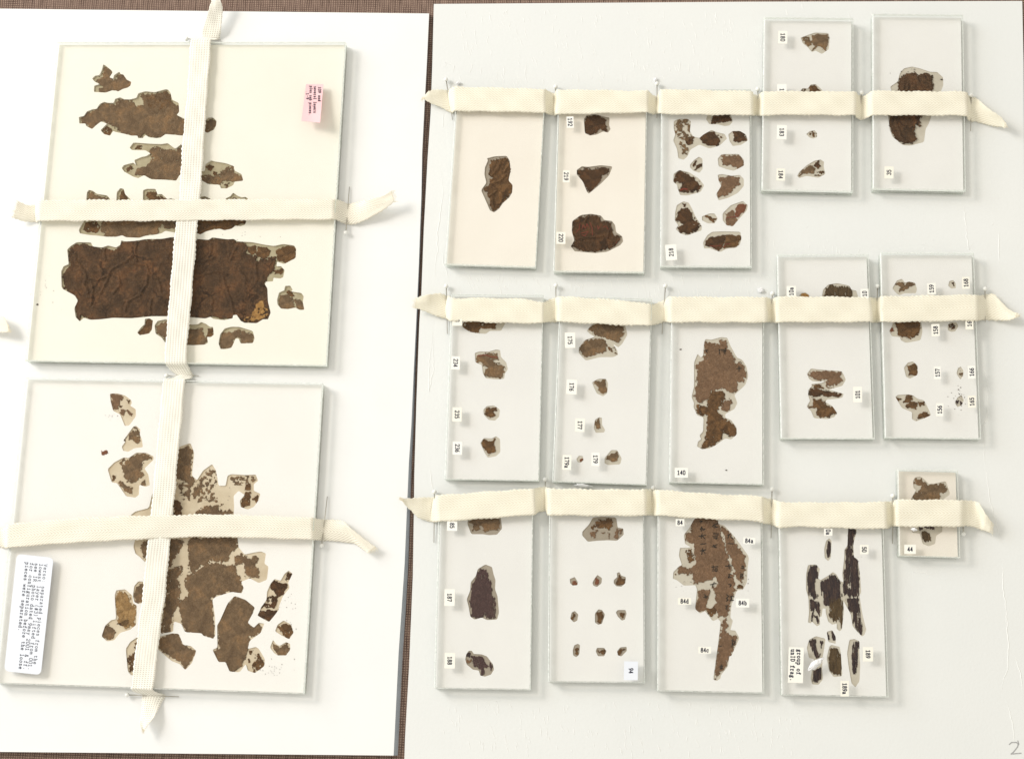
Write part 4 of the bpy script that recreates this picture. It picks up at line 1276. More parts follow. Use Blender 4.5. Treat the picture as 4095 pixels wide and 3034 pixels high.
 ('p5', 'L 635,1290 700,1252 755,1265 790,1330 820,1400 885,1500 880,1540 820,1560 740,1590 670,1570 625,1525 650,1490 615,1440 620,1360',
  [('L 650,1340 740,1310 790,1370 800,1430 880,1500 830,1555 740,1575 680,1550 650,1520 690,1480 635,1440', 'dark', .96), ('L 700,1280 725,1275 715,1300', 'dark', .9)],
  'dark bell shaped fragment above sticker 218'),
 ('p5', 'L 885,1400 960,1372 1010,1372 1042,1420 1010,1470 940,1470 885,1440',
  [('L 915,1385 980,1410 1040,1420 1000,1460 950,1440', 'brown', .85)], 'tiny brown fragment in an oval window low in the crowded plate'),
 ('p5', 'L 1090,1370 1170,1290 1290,1248 1340,1290 1330,1340 1250,1430 1190,1500 1130,1490 1090,1440',
  [('L 1120,1375 1190,1330 1220,1400 1240,1440 1190,1495 1135,1480', 'mid', .97), ('L 1220,1310 1270,1275 1325,1285 1300,1350 1240,1420 1215,1390', 'red', .97)],
  'reddish wing shaped fragment at the right edge of the crowded plate'),
 ('p5', 'P 1020,420 1060,350 1110,315 1230,310 1390,315 1400,380 1385,440 1340,475 1260,480 1190,515 1130,495 1090,480 1030,480',
  [('P 1045,410 1090,365 1240,350 1245,390 1200,480 1170,505 1100,460 1040,455', 'dark', .97), ('P 1255,350 1385,345 1395,390 1370,430 1330,465 1220,470', 'brown', .97)],
  'split brown fragment at the foot of the crowded plate'),
 ('p6', 'M 500,375 570,350 640,325 775,330 788,380 780,490 710,537 650,505 610,518 570,470 520,430',
  [('M 615,350 770,340 775,420 750,500 720,490 690,450 615,500 640,460 610,420', 'flat', .92), ('M 515,375 590,365 600,440 575,455 520,400', 'flat', .92)],
  'fish shaped brown fragment beside sticker 180'),
 ('p6', 'M 500,900 520,875 570,880 600,840 650,835 700,880 730,910 730,960 500,960',
  [('M 580,860 640,850 690,900 680,950 600,930', 'brown', .9), ('M 505,890 540,885 530,920 505,930', 'brown', .8)], 'small brown fragment cut off by the top tape, beside the sticker 18'),
 ('p6', 'M 555,1330 590,1300 640,1292 663,1320 660,1360 625,1375 590,1365',
  [('M 615,1305 655,1320 655,1350 625,1355', 'brown', .75), ('M 575,1320 605,1320 590,1340', 'brown', .9)], 'tiny speck of silk beside sticker 183'),
 ('p6', 'L 1828,1000 1850,960 1930,890 2000,850 2060,838 2095,860 2090,900 2108,980 2040,1020 1920,1000 1850,1022',
  [('L 1850,1000 1870,950 1960,895 2000,930 1985,970 1900,980', 'flat', .9), ('L 2000,870 2045,845 2055,900 2030,925 2000,895', 'dark', 1),
   ('L 2015,960 2100,950 2080,990 1990,1000', 'brown', .55)], 'bird shaped fragment beside sticker 184'),
 ('p7', 'N 905,240 980,190 1000,110 1040,60 1120,42 1200,60 1300,95 1370,95 1430,150 1430,230 1400,300 1340,420 1290,600 1255,660 1240,790 1100,825 1030,820 930,740 900,670 880,500 920,400 920,290',
  [('N 1000,160 1060,115 1170,100 1180,130 1240,95 1320,130 1325,250 1300,320 1250,520 1200,560 1200,630 1150,620 1150,700 1170,770 1120,800 1040,800 960,760 905,670 895,520 1000,400 990,260', 'big', 1, .0006),
   ('N 1205,200 1300,170 1322,220 1300,262 1220,255', 'ochre', .5)], 'large dark brown fragment in the plate with sticker 35'),
 # ---- small plates, middle row
 ('p8', 'R 610,140 640,60 760,40 1060,40 1040,110 1000,180 890,180 850,210 760,205 690,190',
  [('R 640,50 1000,50 960,110 930,160 800,150 780,200 650,180 615,145', 'brown', .85)], 'frayed brown fragment just under the tape above sticker 234'),
 ('p8', 'R 740,400 780,385 880,385 950,365 990,370 1000,440 1050,490 1068,560 1040,600 1030,655 960,662 850,650 820,600 810,520 745,490',
  [('R 755,430 850,410 960,400 970,460 900,460 940,520 990,500 1040,545 1000,650 930,640 845,635 830,580 870,540 800,500 755,490', 'flat', .93)],
  'blocky reddish brown fragment beside sticker 234'),
 ('p8', 'R 825,960 860,925 930,918 990,960 980,1030 940,1068 880,1062 830,1010',
  [('R 840,970 880,935 955,940 955,970 920,980 940,1020 890,1040 835,1000', 'brown', .95)], 'round brown fragment beside sticker 235'),
 ('p8', 'R 795,1290 830,1240 910,1245 950,1222 990,1250 993,1380 950,1420 870,1435 835,1380',
  [('R 800,1290 830,1255 915,1275 935,1245 945,1370 880,1400 850,1370', 'brown', .96)], 'apple shaped brown fragment beside sticker 236'),
 ('p9', 'R 1850,180 1880,140 1960,60 2200,60 2230,130 2253,215 2200,310 2161,343 2110,310 2150,370 2158,420 2110,440 1980,440 1840,475 1770,400 1770,350 1830,270 1930,240 1880,210',
  [('R 1870,160 1960,80 2190,80 2220,200 2150,300 2100,260 2060,270 1960,220', 'flat', .93), ('R 1780,340 1850,270 2000,255 2050,310 2040,380 1950,400 1850,437 1800,400', 'flat', .97),
   ('R 2060,340 2120,345 2150,410 2080,390', 'brown', .6)], 'double lobed brown fragment beside sticker 175'),
 ('p9', 'R 1902,690 1960,655 2040,655 2060,700 2050,800 2010,828 1950,800 1920,740',
  [('R 1930,680 1990,690 2020,660 2040,680 2045,780 2000,795 1955,770 1960,730 1930,710', 'flat', .95)], 'thumb shaped brown fragment beside sticker 176'),
 ('p9', 'R 1930,1060 1970,1035 2000,1040 2000,1110 2032,1160 2020,1185 1940,1190 1918,1140',
  [('R 1965,1040 1970,1090 1985,1140 1940,1150 1930,1100', 'flat', .92)], 'thin upright brown fragment beside sticker 177'),
 ('p9', 'R 1745,1450 1770,1415 1810,1420 1818,1460 1790,1485 1760,1480', [('R 1785,1450 1810,1445 1800,1475 1785,1470', 'red', 1)],
  'tiny reddish dot in a round window beside sticker 179a'),
 ('p9', 'R 2025,1440 2090,1360 2150,1360 2195,1440 2180,1500 2060,1508 2025,1490',
  [('R 2040,1430 2090,1390 2150,1380 2160,1450 2120,1480 2040,1450', 'flat', .88)], 'fluffy brown fragment beside sticker 179'),
 ('p10', 'S 1030,170 1045,137 1100,145 1200,118 1260,125 1290,200 1355,320 1410,345 1450,410 1467,500 1440,590 1330,690 1360,770 1330,830 1240,880 1240,915 1300,940 1350,1010 1355,1080 1300,1130 1240,1120 1140,1190 1080,1220 1010,1228 960,1200 970,1150 1000,1130 985,1090 1020,1050 1025,915 960,890 925,810 930,770 905,710 930,610 930,370 965,283 1000,320 1020,300',
  [('S 1040,170 1180,185 1195,150 1250,150 1270,230 1330,330 1340,380 1400,370 1445,480 1430,570 1360,560 1350,650 1310,665 1220,620 1140,650 1100,650 1080,740 960,770 930,700 955,600 960,390 1030,350', 'mid', 1),
   ('S 1100,650 1220,650 1230,720 1200,790 1160,840 1180,880 1260,940 1320,970 1355,1040 1340,1100 1290,1100 1220,1050 1200,1120 1110,1200 1010,1225 1010,1190 1050,1140 1060,970 1060,890 1010,890 950,840 960,790 1060,800 1070,740', 'brown', 1),
   ('S 1200,830 1220,770 1280,725 1310,760 1260,850 1205,845', 'mid', .9)], 'tall two toned brown fragment above sticker 140'),
 ('p11', 'Q 225,720 240,640 290,590 380,575 500,600 520,640 570,650 590,720 590,760 225,760',
  [('Q 245,720 270,630 320,590 380,610 490,610 530,680 530,740 245,740', 'olive', .98)], 'ridged olive brown fragment cut off by the tape left of sticker 10'),
 ('p11', 'P 1975,940 2000,920 2040,918 2070,940 2080,980 1970,980', [('P 1985,935 2030,920 2060,945 2060,975 1985,975', 'ochre', .85)],
  'tiny brown fragment beside sticker 10a'),
 ('p11', 'T 80,480 120,428 200,440 420,455 445,490 465,540 430,600 340,625 300,640 445,680 430,715 390,728 280,735 260,760 330,800 380,870 350,910 280,930 150,920 120,850 80,810 85,790 110,750 90,690 95,640 130,600 120,585 230,570 262,552 180,560 130,552 100,530',
  [('T 95,490 130,455 420,460 410,510 430,545 370,590 300,610 270,600 280,540 180,530 110,510', 'mid', .93), ('T 95,680 110,625 200,630 420,680 380,705 220,700 140,715', 'dark', 1),
   ('T 130,590 200,590 250,630 160,620', 'brown', .95), ('T 140,730 230,730 270,790 340,810 360,870 300,915 190,900 165,870 180,830 90,820 140,790', 'brown', .95)],
  'stack of ragged brown strips left of sticker 101'),
 ('p12', 'Q 925,625 970,550 1020,532 1050,570 1090,560 1150,570 1170,630 1160,675 1050,675 990,695 950,660',
  [('Q 960,580 1020,560 1050,590 1100,550 1155,585 1080,620 1000,665 975,650 1010,620', 'flat', .95)], 'winged brown fragment left of sticker 159'),
 ('p12', 'Q 1478,600 1490,555 1530,545 1555,580 1555,625 1510,630', [('Q 1510,570 1540,560 1535,600', 'dark', .9)], 'tiny dark speck left of sticker 168'),
 ('p12', 'Q 895,1050 930,980 920,900 1200,900 1225,1050 1205,1140 1060,1167 1010,1140 1000,1110 920,1100',
  [('Q 950,930 1200,930 1210,1020 1180,1090 1080,1130 1040,1110 980,1070', 'brown', 1), ('Q 905,1030 935,1010 940,1050 910,1070', 'red', .9)],
  'square brown fragment left of sticker 158, its top under the tape'),
 ('p12', 'Q 1475,990 1500,960 1560,960 1580,1000 1550,1050 1510,1058 1475,1040', [('Q 1480,980 1540,980 1545,1020 1500,1030', 'dark', .7)],
  'dark ring shaped speck left of sticker 16'),
 ('p12', 'Q 1040,1410 1080,1360 1130,1350 1175,1390 1178,1480 1100,1520 1060,1500', [('Q 1075,1400 1140,1375 1170,1400 1165,1490 1085,1485', 'brown', .97)],
  'small cube like brown fragment left of sticker 157'),
 ('p12', 'Q 1560,1470 1575,1415 1605,1400 1630,1440 1628,1490 1600,1530', [('Q 1595,1440 1625,1465 1610,1490 1590,1480', 'brown', .75)], 'faint speck left of sticker 166'),
 ('p12', 'T 955,710 980,690 1080,685 1130,695 1180,730 1240,745 1280,820 1310,890 1220,930 1160,952 1120,930 1120,860 1020,820',
  [('T 1055,800 1110,750 1170,770 1160,830 1070,820', 'brown', .96), ('T 960,715 1010,730 990,745', 'brown', 1), ('T 1040,760 1070,690 1120,700 1120,740 1070,770', 'brown', .75),
   ('T 1180,760 1240,760 1240,790 1200,800', 'brown', .85), ('T 1190,870 1270,850 1310,910 1220,920 1170,940', 'brown', .95)], 'scattered brown flakes left of sticker 156'),
 ('p12', 'T 1545,770 1570,715 1610,690 1635,740 1615,790 1570,812', [('T 1550,750 1580,745 1570,765', 'fibre', 1), ('T 1590,760 1620,770 1600,790', 'fibre', .6)],
  'crumbled black specks left of sticker 165'),
 # ---- small plates, lowest row
 ('p13', 'U 665,600 690,480 980,480 1000,560 1010,650 960,710 880,715 820,705 705,705',
  [('U 690,590 700,490 980,490 990,640 960,665 870,670 835,695 820,640 790,620 780,660 720,665 720,620', 'flat', .98)], 'notched brown fragment beside the half hidden sticker 85'),
 ('p13', 'U 770,1050 845,1005 910,1030 925,1100 945,1160 940,1250 965,1320 980,1480 960,1550 860,1555 810,1530 740,1550 695,1520 680,1430 660,1350 695,1260 700,1180 750,1120',
  [('U 755,1090 800,1045 850,1060 870,1150 910,1190 910,1280 940,1340 940,1535 880,1540 820,1525 730,1535 700,1520 700,1440 675,1370 705,1280 705,1210 755,1150', 'purple', 1)],
  'dark purplish bottle shaped fragment beside sticker 187'),
 ('p13', 'X 655,780 680,745 710,745 730,775 810,780 860,800 920,880 930,930 900,980 840,1000 795,990 780,940 720,930 660,880 645,830',
  [('X 700,790 800,800 860,870 880,900 830,920 850,980 800,985 800,930 740,900', 'purple', .82), ('X 665,770 695,770 690,800 665,800', 'fibre', 1), ('X 655,830 700,840 690,880 660,860', 'mid', .9),
   ('X 890,870 915,900 900,940', 'purple', .7)], 'spotted blackish fragment beside sticker 188'),
 ('p14', 'U 1805,680 1870,610 1910,540 2000,530 2140,540 2155,640 2210,650 2215,710 2150,770 2060,765 1950,770 1860,780 1805,720',
  [('U 1890,650 1960,580 2100,540 2110,630 2060,650 1960,640', 'brown', .97), ('U 1880,690 1950,670 1940,740 1890,740', 'mid', .75), ('U 1990,690 2030,685 2010,740', 'mid', .8),
   ('U 2055,690 2080,690 2070,745', 'mid', .8), ('U 2110,740 2150,660 2200,660 2150,750', 'mid', .8)], 'fan shaped fragment with four pale flakes above the grid of tiny ones'),
 ('p14', 'U 1680,1150 1730,1128 1760,1180 1755,1210 1710,1215 1685,1190', [('U 1700,1160 1730,1165 1755,1200 1710,1200', 'red', .95)], 'tiny fragment, top left of the grid of nine'),
 ('p14', 'U 1905,1185 1930,1140 1955,1108 2000,1140 1995,1190 1950,1228 1915,1215', [('U 1940,1140 1970,1150 1975,1190 1950,1215 1930,1200', 'red', .95)], 'tiny fragment, top middle of the grid of nine'),
 ('p14', 'V 135,1160 170,1130 165,1090 190,1080 210,1115 255,1130 250,1190 210,1225 160,1220 135,1190', [('V 160,1170 190,1110 210,1150 250,1150 235,1205 160,1205', 'brown', .85)], 'tiny fragment, top right of the grid of nine'),
 ('p14', 'U 1685,1540 1700,1480 1730,1465 1765,1500 1755,1560 1720,1578', [('U 1725,1480 1740,1510 1710,1550 1690,1540', 'brown', .95)], 'tiny fragment, middle left of the grid of nine'),
 ('p14', 'U 1930,1490 1965,1448 2000,1455 2030,1500 2000,1590 1965,1602 1930,1580', [('U 1955,1485 2000,1480 2010,1520 1980,1585 1955,1570', 'brown', .97)], 'tiny fragment at the centre of the grid of nine'),
 ('p14', 'V 155,1480 175,1455 250,1455 262,1490 245,1550 215,1560 175,1520', [('V 185,1490 255,1480 240,1530 220,1540', 'brown', .9)], 'tiny fragment, middle right of the grid of nine'),
 ('p14', 'X 1710,740 1725,690 1760,675 1782,690 1775,780 1745,808 1715,790', [('X 1735,710 1765,720 1755,780 1735,770', 'brown', .93)], 'tiny fragment, bottom left of the grid of nine'),
 ('p14', 'X 1938,750 1950,715 2020,715 2045,750 2020,798 1960,798', [('X 1960,745 2030,740 2020,775 1965,775', 'brown', .93)], 'tiny fragment, bottom middle of the grid of nine'),
 ('p14', 'Y 168,750 200,710 262,705 265,745 210,800 175,790', [('Y 172,755 210,725 235,730 190,785', 'brown', 1)], 'tiny fragment, bottom right of the grid of nine'),
 ('p15', 'V 885,640 930,560 1000,500 1170,500 1170,600 1230,620 1340,740 1475,930 1460,1050 1455,1180 1415,1255 1355,1260 1300,1410 1290,1530 1315,1560 Y 1290,540 1340,545 1380,620 1300,795 1280,800 1265,900 1200,980 1190,1020 1155,1042 1120,1030 1165,700 1195,460 1170,430 1115,450 1040,350 990,375 940,330 960,140 V 945,1210 830,1215 760,1160 720,1145 725,1080 780,1025 810,1010 780,920 790,840 860,840 900,835 840,800 830,710',
  [('V 900,620 930,500 1165,500 1170,620 1185,650 1220,790 1270,960 1330,1180 1340,1250 1290,1400 1255,1520 1180,1530 1130,1440 1150,1380 1140,1300 1110,1230 1190,1200 1140,1130 1060,1170 1010,1190 930,1190 910,1090 860,1110 830,1090 740,1110 790,1030 910,1050 940,1000 930,800 860,780 850,710 900,690', 'mid', .99),
   ('V 1200,635 1290,700 1370,840 1440,930 1430,1040 1400,1180 1360,1170 1300,960 1250,850 1230,740', 'mid', .99), ('V 1360,1215 1410,1215 1405,1245 1360,1240', 'brown', .9),
   ('V 850,870 900,860 930,960 880,980', 'brown', .75), ('V 980,1265 1080,1260 1070,1320 1050,1400 1060,1460 970,1465 945,1430', 'mid', .97), ('V 1060,1440 1150,1440 1110,1535 1060,1490', 'brown', .95),
   ('Y 1215,450 1250,410 1270,500 1230,540 1280,590 1350,600 1340,680 1290,790 1250,850 1250,900 1190,960 1150,1035 1135,1000 1175,700', 'mid', .98)],
  'long inscribed brown fragment with brush writing among stickers 84 to 84d'),
 ('p16', 'W 250,850 270,770 300,745 325,770 315,940 290,972 255,940', [('W 270,880 290,775 315,775 310,935 280,930', 'fibre', .97)], 'short upright black fragment at the top of its plate'),
 ('p16', 'W 90,1010 170,1005 210,1050 190,1140 215,1160 300,1110 335,1080 370,1100 410,1170 440,1180 430,1100 450,930 450,860 480,820 485,700 490,600 570,600 570,690 540,800 545,930 585,960 605,1100 618,1280 600,1310 630,1500 665,1640 Z 670,360 650,420 625,438 560,370 530,330 515,220 440,80 445,200 425,370 400,385 375,360 375,310 330,320 290,290 265,200 265,160 235,160 225,240 205,240 210,320 180,335 150,310 130,290 120,305 90,300 100,200 95,60 W 70,1250 72,1100',
  [('W 210,1180 290,1150 330,1095 370,1120 410,1180 415,1330 300,1410 250,1400 235,1300', 'fibre', .98), ('W 100,1020 175,1015 185,1080 170,1180 150,1190 185,1340 150,1345 90,1280 80,1150', 'fibre', .93),
   ('W 105,1350 180,1370 225,1500 215,1530 170,1460 110,1470', 'fibre', .62), ('Z 120,210 140,200 130,285', 'fibre', 1), ('Z 150,230 180,235 205,305 190,300', 'fibre', 1),
   ('W 310,1350 415,1335 440,1440 430,1500 440,1580 415,1630 400,1550 340,1570 300,1510', 'olive', .97),
   ('W 490,640 570,640 545,740 520,830 530,900 585,970 595,1100 600,1290 560,1310 500,1325 440,1280 455,1150 455,870 490,820', 'fibre', .97),
   ('Z 460,60 600,55 605,250 620,300 630,380 610,420 575,370 540,300 530,200 500,180', 'fibre', .96)],
  'cluster of tall black fibrous strips left of sticker 50'),
 ('p16', 'Z 275,390 330,375 365,440 365,510 290,490', [('Z 315,385 345,385 358,470 335,480', 'fibre', .95), ('Z 278,400 298,420 290,465', 'fibre', .95)], 'small pair of black slivers between the two rows of strips'),
 ('p16', 'Z 100,470 170,433 265,460 250,560 235,650 230,760 238,860 195,915 130,910 115,850 130,770 160,700 145,660 100,650 78,550',
  [('Z 100,480 160,465 190,640 175,650 120,550', 'fibre', .75), ('Z 215,490 240,490 215,640 200,640', 'fibre', .95), ('Z 140,770 215,740 215,850 185,885 140,880', 'fibre', .97)],
  'black strips partly under the white paper tuft'),
 ('p16', 'Z 300,540 320,520 405,540 415,600 430,830 345,838 300,780 275,650', [('Z 315,545 400,560 420,700 410,815 350,815 310,770 290,650', 'olive', .97)], 'upright dark olive fragment above sticker 189a'),
 ('p16', 'Z 500,470 550,462 600,485 600,600 608,720 600,880 560,940 520,900 490,720 477,600', [('Z 545,495 600,490 590,580 570,680 565,790 535,820 520,720 530,600', 'fibre', .95)], 'long thin fragment with frayed foot left of sticker 189'),
 ('p17', 'W 1130,180 1150,145 1200,135 1240,160 1290,210 1350,205 1455,180 1500,310 1430,360 1425,400 1100,400 1115,350 1160,270 1135,250',
  [('W 1145,155 1215,150 1240,190 1280,215 1380,215 1440,200 1470,285 1400,300 1395,340 1390,400 1115,400 1130,330 1190,270 1200,230 1150,215', 'flat', .96)],
  'dog shaped brown fragment above the tape in the smallest plate'),
 ('p17', 'W 1110,600 1420,600 1420,680 1360,720 1350,800 1285,825 1225,800 1200,700 1120,690',
  [('W 1215,690 1260,680 1305,710 1305,770 1240,780', 'olive', .97), ('W 1180,600 1345,600 1340,660 1230,640 1200,665', 'purple', .9)], 'round olive fragment below the tape beside sticker 44'),
]
GROUPS = {'p1': 'fragments in the upper large plate', 'p2': 'fragments in the lower large plate'}

for key, quad, mat_, back, grp, lab in PLATES:
    make_plate(key, pts(quad), mat_, back, lab, [f[1] for f in FRAG if f[0] == key and f[1]], grp)

FOLDS = {
 'largest fragment, a wrinkled dark brown sheet filling the upper plate': [
    'C 740,1030 760,1100 830,1190 860,1250 840,1330 870,1420', 'C 1340,1030 1250,1110 1110,1180 1080,1240 980,1290 900,1270', 'C 1350,900 1340,1010 1355,1100',
    'C 1030,970 1050,1090', 'C 1460,1230 1440,1330 1380,1440 1270,1500 1250,1600', 'C 1330,1130 1440,1140 1480,1230 1570,1280 1600,1400', 'C 1500,1480 1480,1560 1490,1640',
    'C 905,1310 920,1420 900,1540', 'C 1180,1260 1190,1340 1130,1420', 'C 1090,1240 1040,1360 1000,1420', 'D 290,1100 390,1060', 'D 240,1240 420,1200 520,1230',
    'D 480,1260 520,1400 560,1520 575,1640', 'D 800,1090 790,1200 810,1290', 'D 360,930 340,1040 260,1130', 'D 640,1180 700,1260 690,1330', 'D 600,960 560,1080', 'D 300,1400 380,1480 360,1580'],
 'hourglass shaped brown fragment alone in its buff plate': ['K 1010,970 980,1050 910,1130', 'K 1060,1110 990,1170 900,1210', 'K 900,1210 960,1270 900,1320', 'K 925,1340 935,1460', 'K 1080,1010 1040,1080'],
 'large dark brown fragment in the plate with sticker 35': ['N 1010,160 1080,210 1060,280', 'N 1160,140 1200,220 1280,240', 'N 1000,620 1080,650 1140,640', 'N 950,560 1000,720 1060,790', 'N 1200,520 1150,600'],
 'broad brown fragment with faint red scrawl beside sticker 220': ['O 1730,760 1850,750 2000,730', 'O 1860,540 1840,590', 'O 2090,640 2060,760 2110,800'],
}
MARKS = {
 'broad brown fragment with faint red scrawl beside sticker 220': [('red_scrawl', 'red_mark', .0005,
    ['O 1745,690 1775,650 1782,600', 'O 1800,655 1815,615 1835,650 1850,605 1870,640', 'O 1880,590 1902,650 1905,720', 'O 1930,640 1955,620 1962,660 1992,610',
     'O 1790,700 1830,690 1865,680 1830,725 1800,715', 'O 2010,640 2040,625 2060,660', 'O 2140,795 2160,775 2180,762'])],
 'split brown fragment at the foot of the crowded plate': [('red_line', 'red_mark', .0005, ['P 1085,450 1130,458 1200,448', 'P 1235,437 1290,432', 'P 1215,468 1240,452'])],
 'reddish wing shaped fragment at the right edge of the crowded plate': [('red_line', 'red_mark', .0005, ['L 1125,1412 1180,1406 1250,1400'])],
 'dark fan shaped fragment on the left of the crowded plate': [('red_line', 'red_mark', .0012, ['L 672,1140 700,1125 740,1130'])],
 'blocky reddish brown fragment beside sticker 234': [('red_line', 'red_mark', .0006, ['R 765,425 850,418 900,435 968,442'])],
 'largest fragment, a wrinkled dark brown sheet filling the upper plate': [('red_line', 'red_mark', .0009, ['C 1115,1195 1160,1200 1195,1195', 'C 1325,1190 1380,1185 1430,1188'])],
 'tall two toned brown fragment above sticker 140': [('brush_writing', 'brush_ink', .0006,
    ['S 1042,250 1065,245 1048,262 1066,272', 'S 1180,240 1182,285', 'S 1180,242 1205,240 1208,262', 'S 1215,245 1225,240 1225,272', 'S 1240,225 1236,282', 'S 1228,258 1250,250', 'S 1352,430 1400,425', 'S 1375,400 1375,455'])],
 'long inscribed brown fragment with brush writing among stickers 84 to 84d': [('brush_writing', 'brush_ink', .00065, [
    'V 985,580 1015,575', 'V 1000,570 998,595', 'V 1110,630 1135,610 1165,600', 'V 1120,615 1150,632', 'V 1125,640 1170,632',
    'V 990,655 1010,640 1020,665 1040,650', 'V 1005,630 1000,675', 'V 978,725 1045,715', 'V 1010,700 1000,745', 'V 1015,725 1035,750',
    'V 1125,710 1130,690', 'V 1145,712 1148,690', 'V 1165,715 1168,695', 'V 1115,728 1165,726', 'V 1125,742 1160,740 1145,755', 'V 995,805 1050,797',
    'V 1110,830 1160,805', 'V 1120,810 1150,838', 'V 1125,835 1150,830', 'V 990,870 1050,858', 'V 1015,845 1005,905', 'V 1020,870 1040,895',
    'V 1262,715 1290,708', 'V 1280,705 1265,745', 'V 1290,725 1312,750', 'V 1265,797 1320,800', 'V 1240,1022 1312,1015', 'V 1275,1005 1278,1048',
    'V 1105,1030 1165,1025', 'V 1120,1015 1118,1075', 'V 1138,1045 1158,1045 1156,1070 1136,1070 1138,1045', 'V 1270,1105 1300,1103', 'V 1282,1105 1270,1135 1300,1130',
    'V 1400,1025 1420,1020 1415,1045 1398,1042', 'V 1395,1095 1390,1140', 'V 1408,1095 1406,1140', 'V 1090,1205 1150,1190', 'V 1130,1180 1110,1225', 'V 1270,1200 1300,1205 1285,1225',
    'V 1250,1300 1272,1318 1252,1340 1268,1355 1250,1368', 'V 1285,1325 1325,1318', 'V 1300,1320 1298,1360', 'V 1285,1362 1322,1358', 'V 1240,1415 1262,1412 1245,1440 1262,1455',
    'V 1035,1300 1050,1340', 'V 1025,1330 1065,1320', 'Y 1300,640 1340,655 1310,690', 'Y 1315,630 1305,705', 'Y 1180,905 1215,895', 'Y 1200,880 1195,925', 'Y 1185,925 1212,915',
    'Y 1180,700 1205,695'])],
}
for i, (key, win, pcs, lab) in enumerate(FRAG):
    if not win:          # crumbs lying on another sheet rather than in a window
        zb = Z_BACK
        if key == 'p2': Z_BACK = Z_BACK + .0008
        else: Z_BACK = Z_BACK + .0009
        fragment(key, lab, [(p[0], p[1], p[2], .00004) for p in pcs], GROUPS.get(key, 'fragments in the small plates'), 100 + i * 7)
        Z_BACK = zb
    else:
        fragment(key, lab, pcs, GROUPS.get(key, 'fragments in the small plates'), 100 + i * 7, MARKS.get(lab),
                 FOLDS.get(lab, ()))

# loose crumbs between glass and mat
def crumbs(key, name, boxes, seed):
    rs = random.Random(seed)
    verts, faces = [], []
    for (view, cx, cy, sx, sy, n, size) in boxes:
        ox, oy = VIEW[view]
        for _ in range(n):
            zm = Z_BACK + MAT_DEPTH.get(key, .0005)
            p = ground((ox + (cx + rs.gauss(0, sx)) * KZ, oy + (cy + rs.gauss(0, sy)) * KZ), zm)
            r_ = size * rs.uniform(.4, 1.3)
            s = len(verts)
            a0 = rs.uniform(0, 6)
            k = 5
            for z in (zm + .00003, zm + .00025):
                for j in range(k):
                    a = a0 + j * 2 * math.pi / k
                    rr = r_ * rs.uniform(.6, 1.1)
                    verts.append((p.x + math.cos(a) * rr * 1.5, p.y + math.sin(a) * rr * .8, z))
            faces.append(tuple(s + k + j for j in range(k)))
            for j in range(k):
                faces.append((s + j, s + (j + 1) % k, s + k + (j + 1) % k, s + k + j))
    return link(name, mesh_from(verts, faces), M['crumb'], parent=plates[key]['root'], kind='stuff')


crumbs('p2', 'loose_crumbs', [('J', 1000, 760, 110, 50, 26, .0003), ('J', 1120, 200, 50, 120, 16, .0003), ('E', 1110, 1130, 40, 30, 8, .0003),
                              ('H', 400, 420, 150, 80, 14, .0003)], 3)
crumbs('p12', 'loose_crumbs', [('T', 1580, 750, 50, 40, 34, .0003), ('T', 1585, 610, 8, 30, 6, .0004)], 4)
crumbs('p10', 'loose_crumbs', [('S', 797, 241, 1, 1, 2, .0007), ('S', 1248, 1430, 4, 8, 2, .0005)], 5)
crumbs('p1', 'loose_crumbs', [('E', 370, 45, 3, 3, 3, .0008), ('C', 430, 1400, 60, 60, 12, .0003), ('D', 600, 850, 200, 30, 10, .00022)], 6)
crumbs('p15', 'loose_crumbs', [('V', 800, 1190, 60, 30, 9, .0003), ('V', 1430, 1190, 25, 60, 7, .0003)], 8)
crumbs('p16', 'loose_crumbs', [('W', 640, 900, 60, 150, 5, .0003), ('W', 420, 720, 120, 40, 4, .0003)], 9)
crumbs('p7', 'loose_crumbs', [('N', 1415, 172, 3, 3, 2, .0008), ('N', 1100, 90, 80, 20, 8, .0004)], 10)

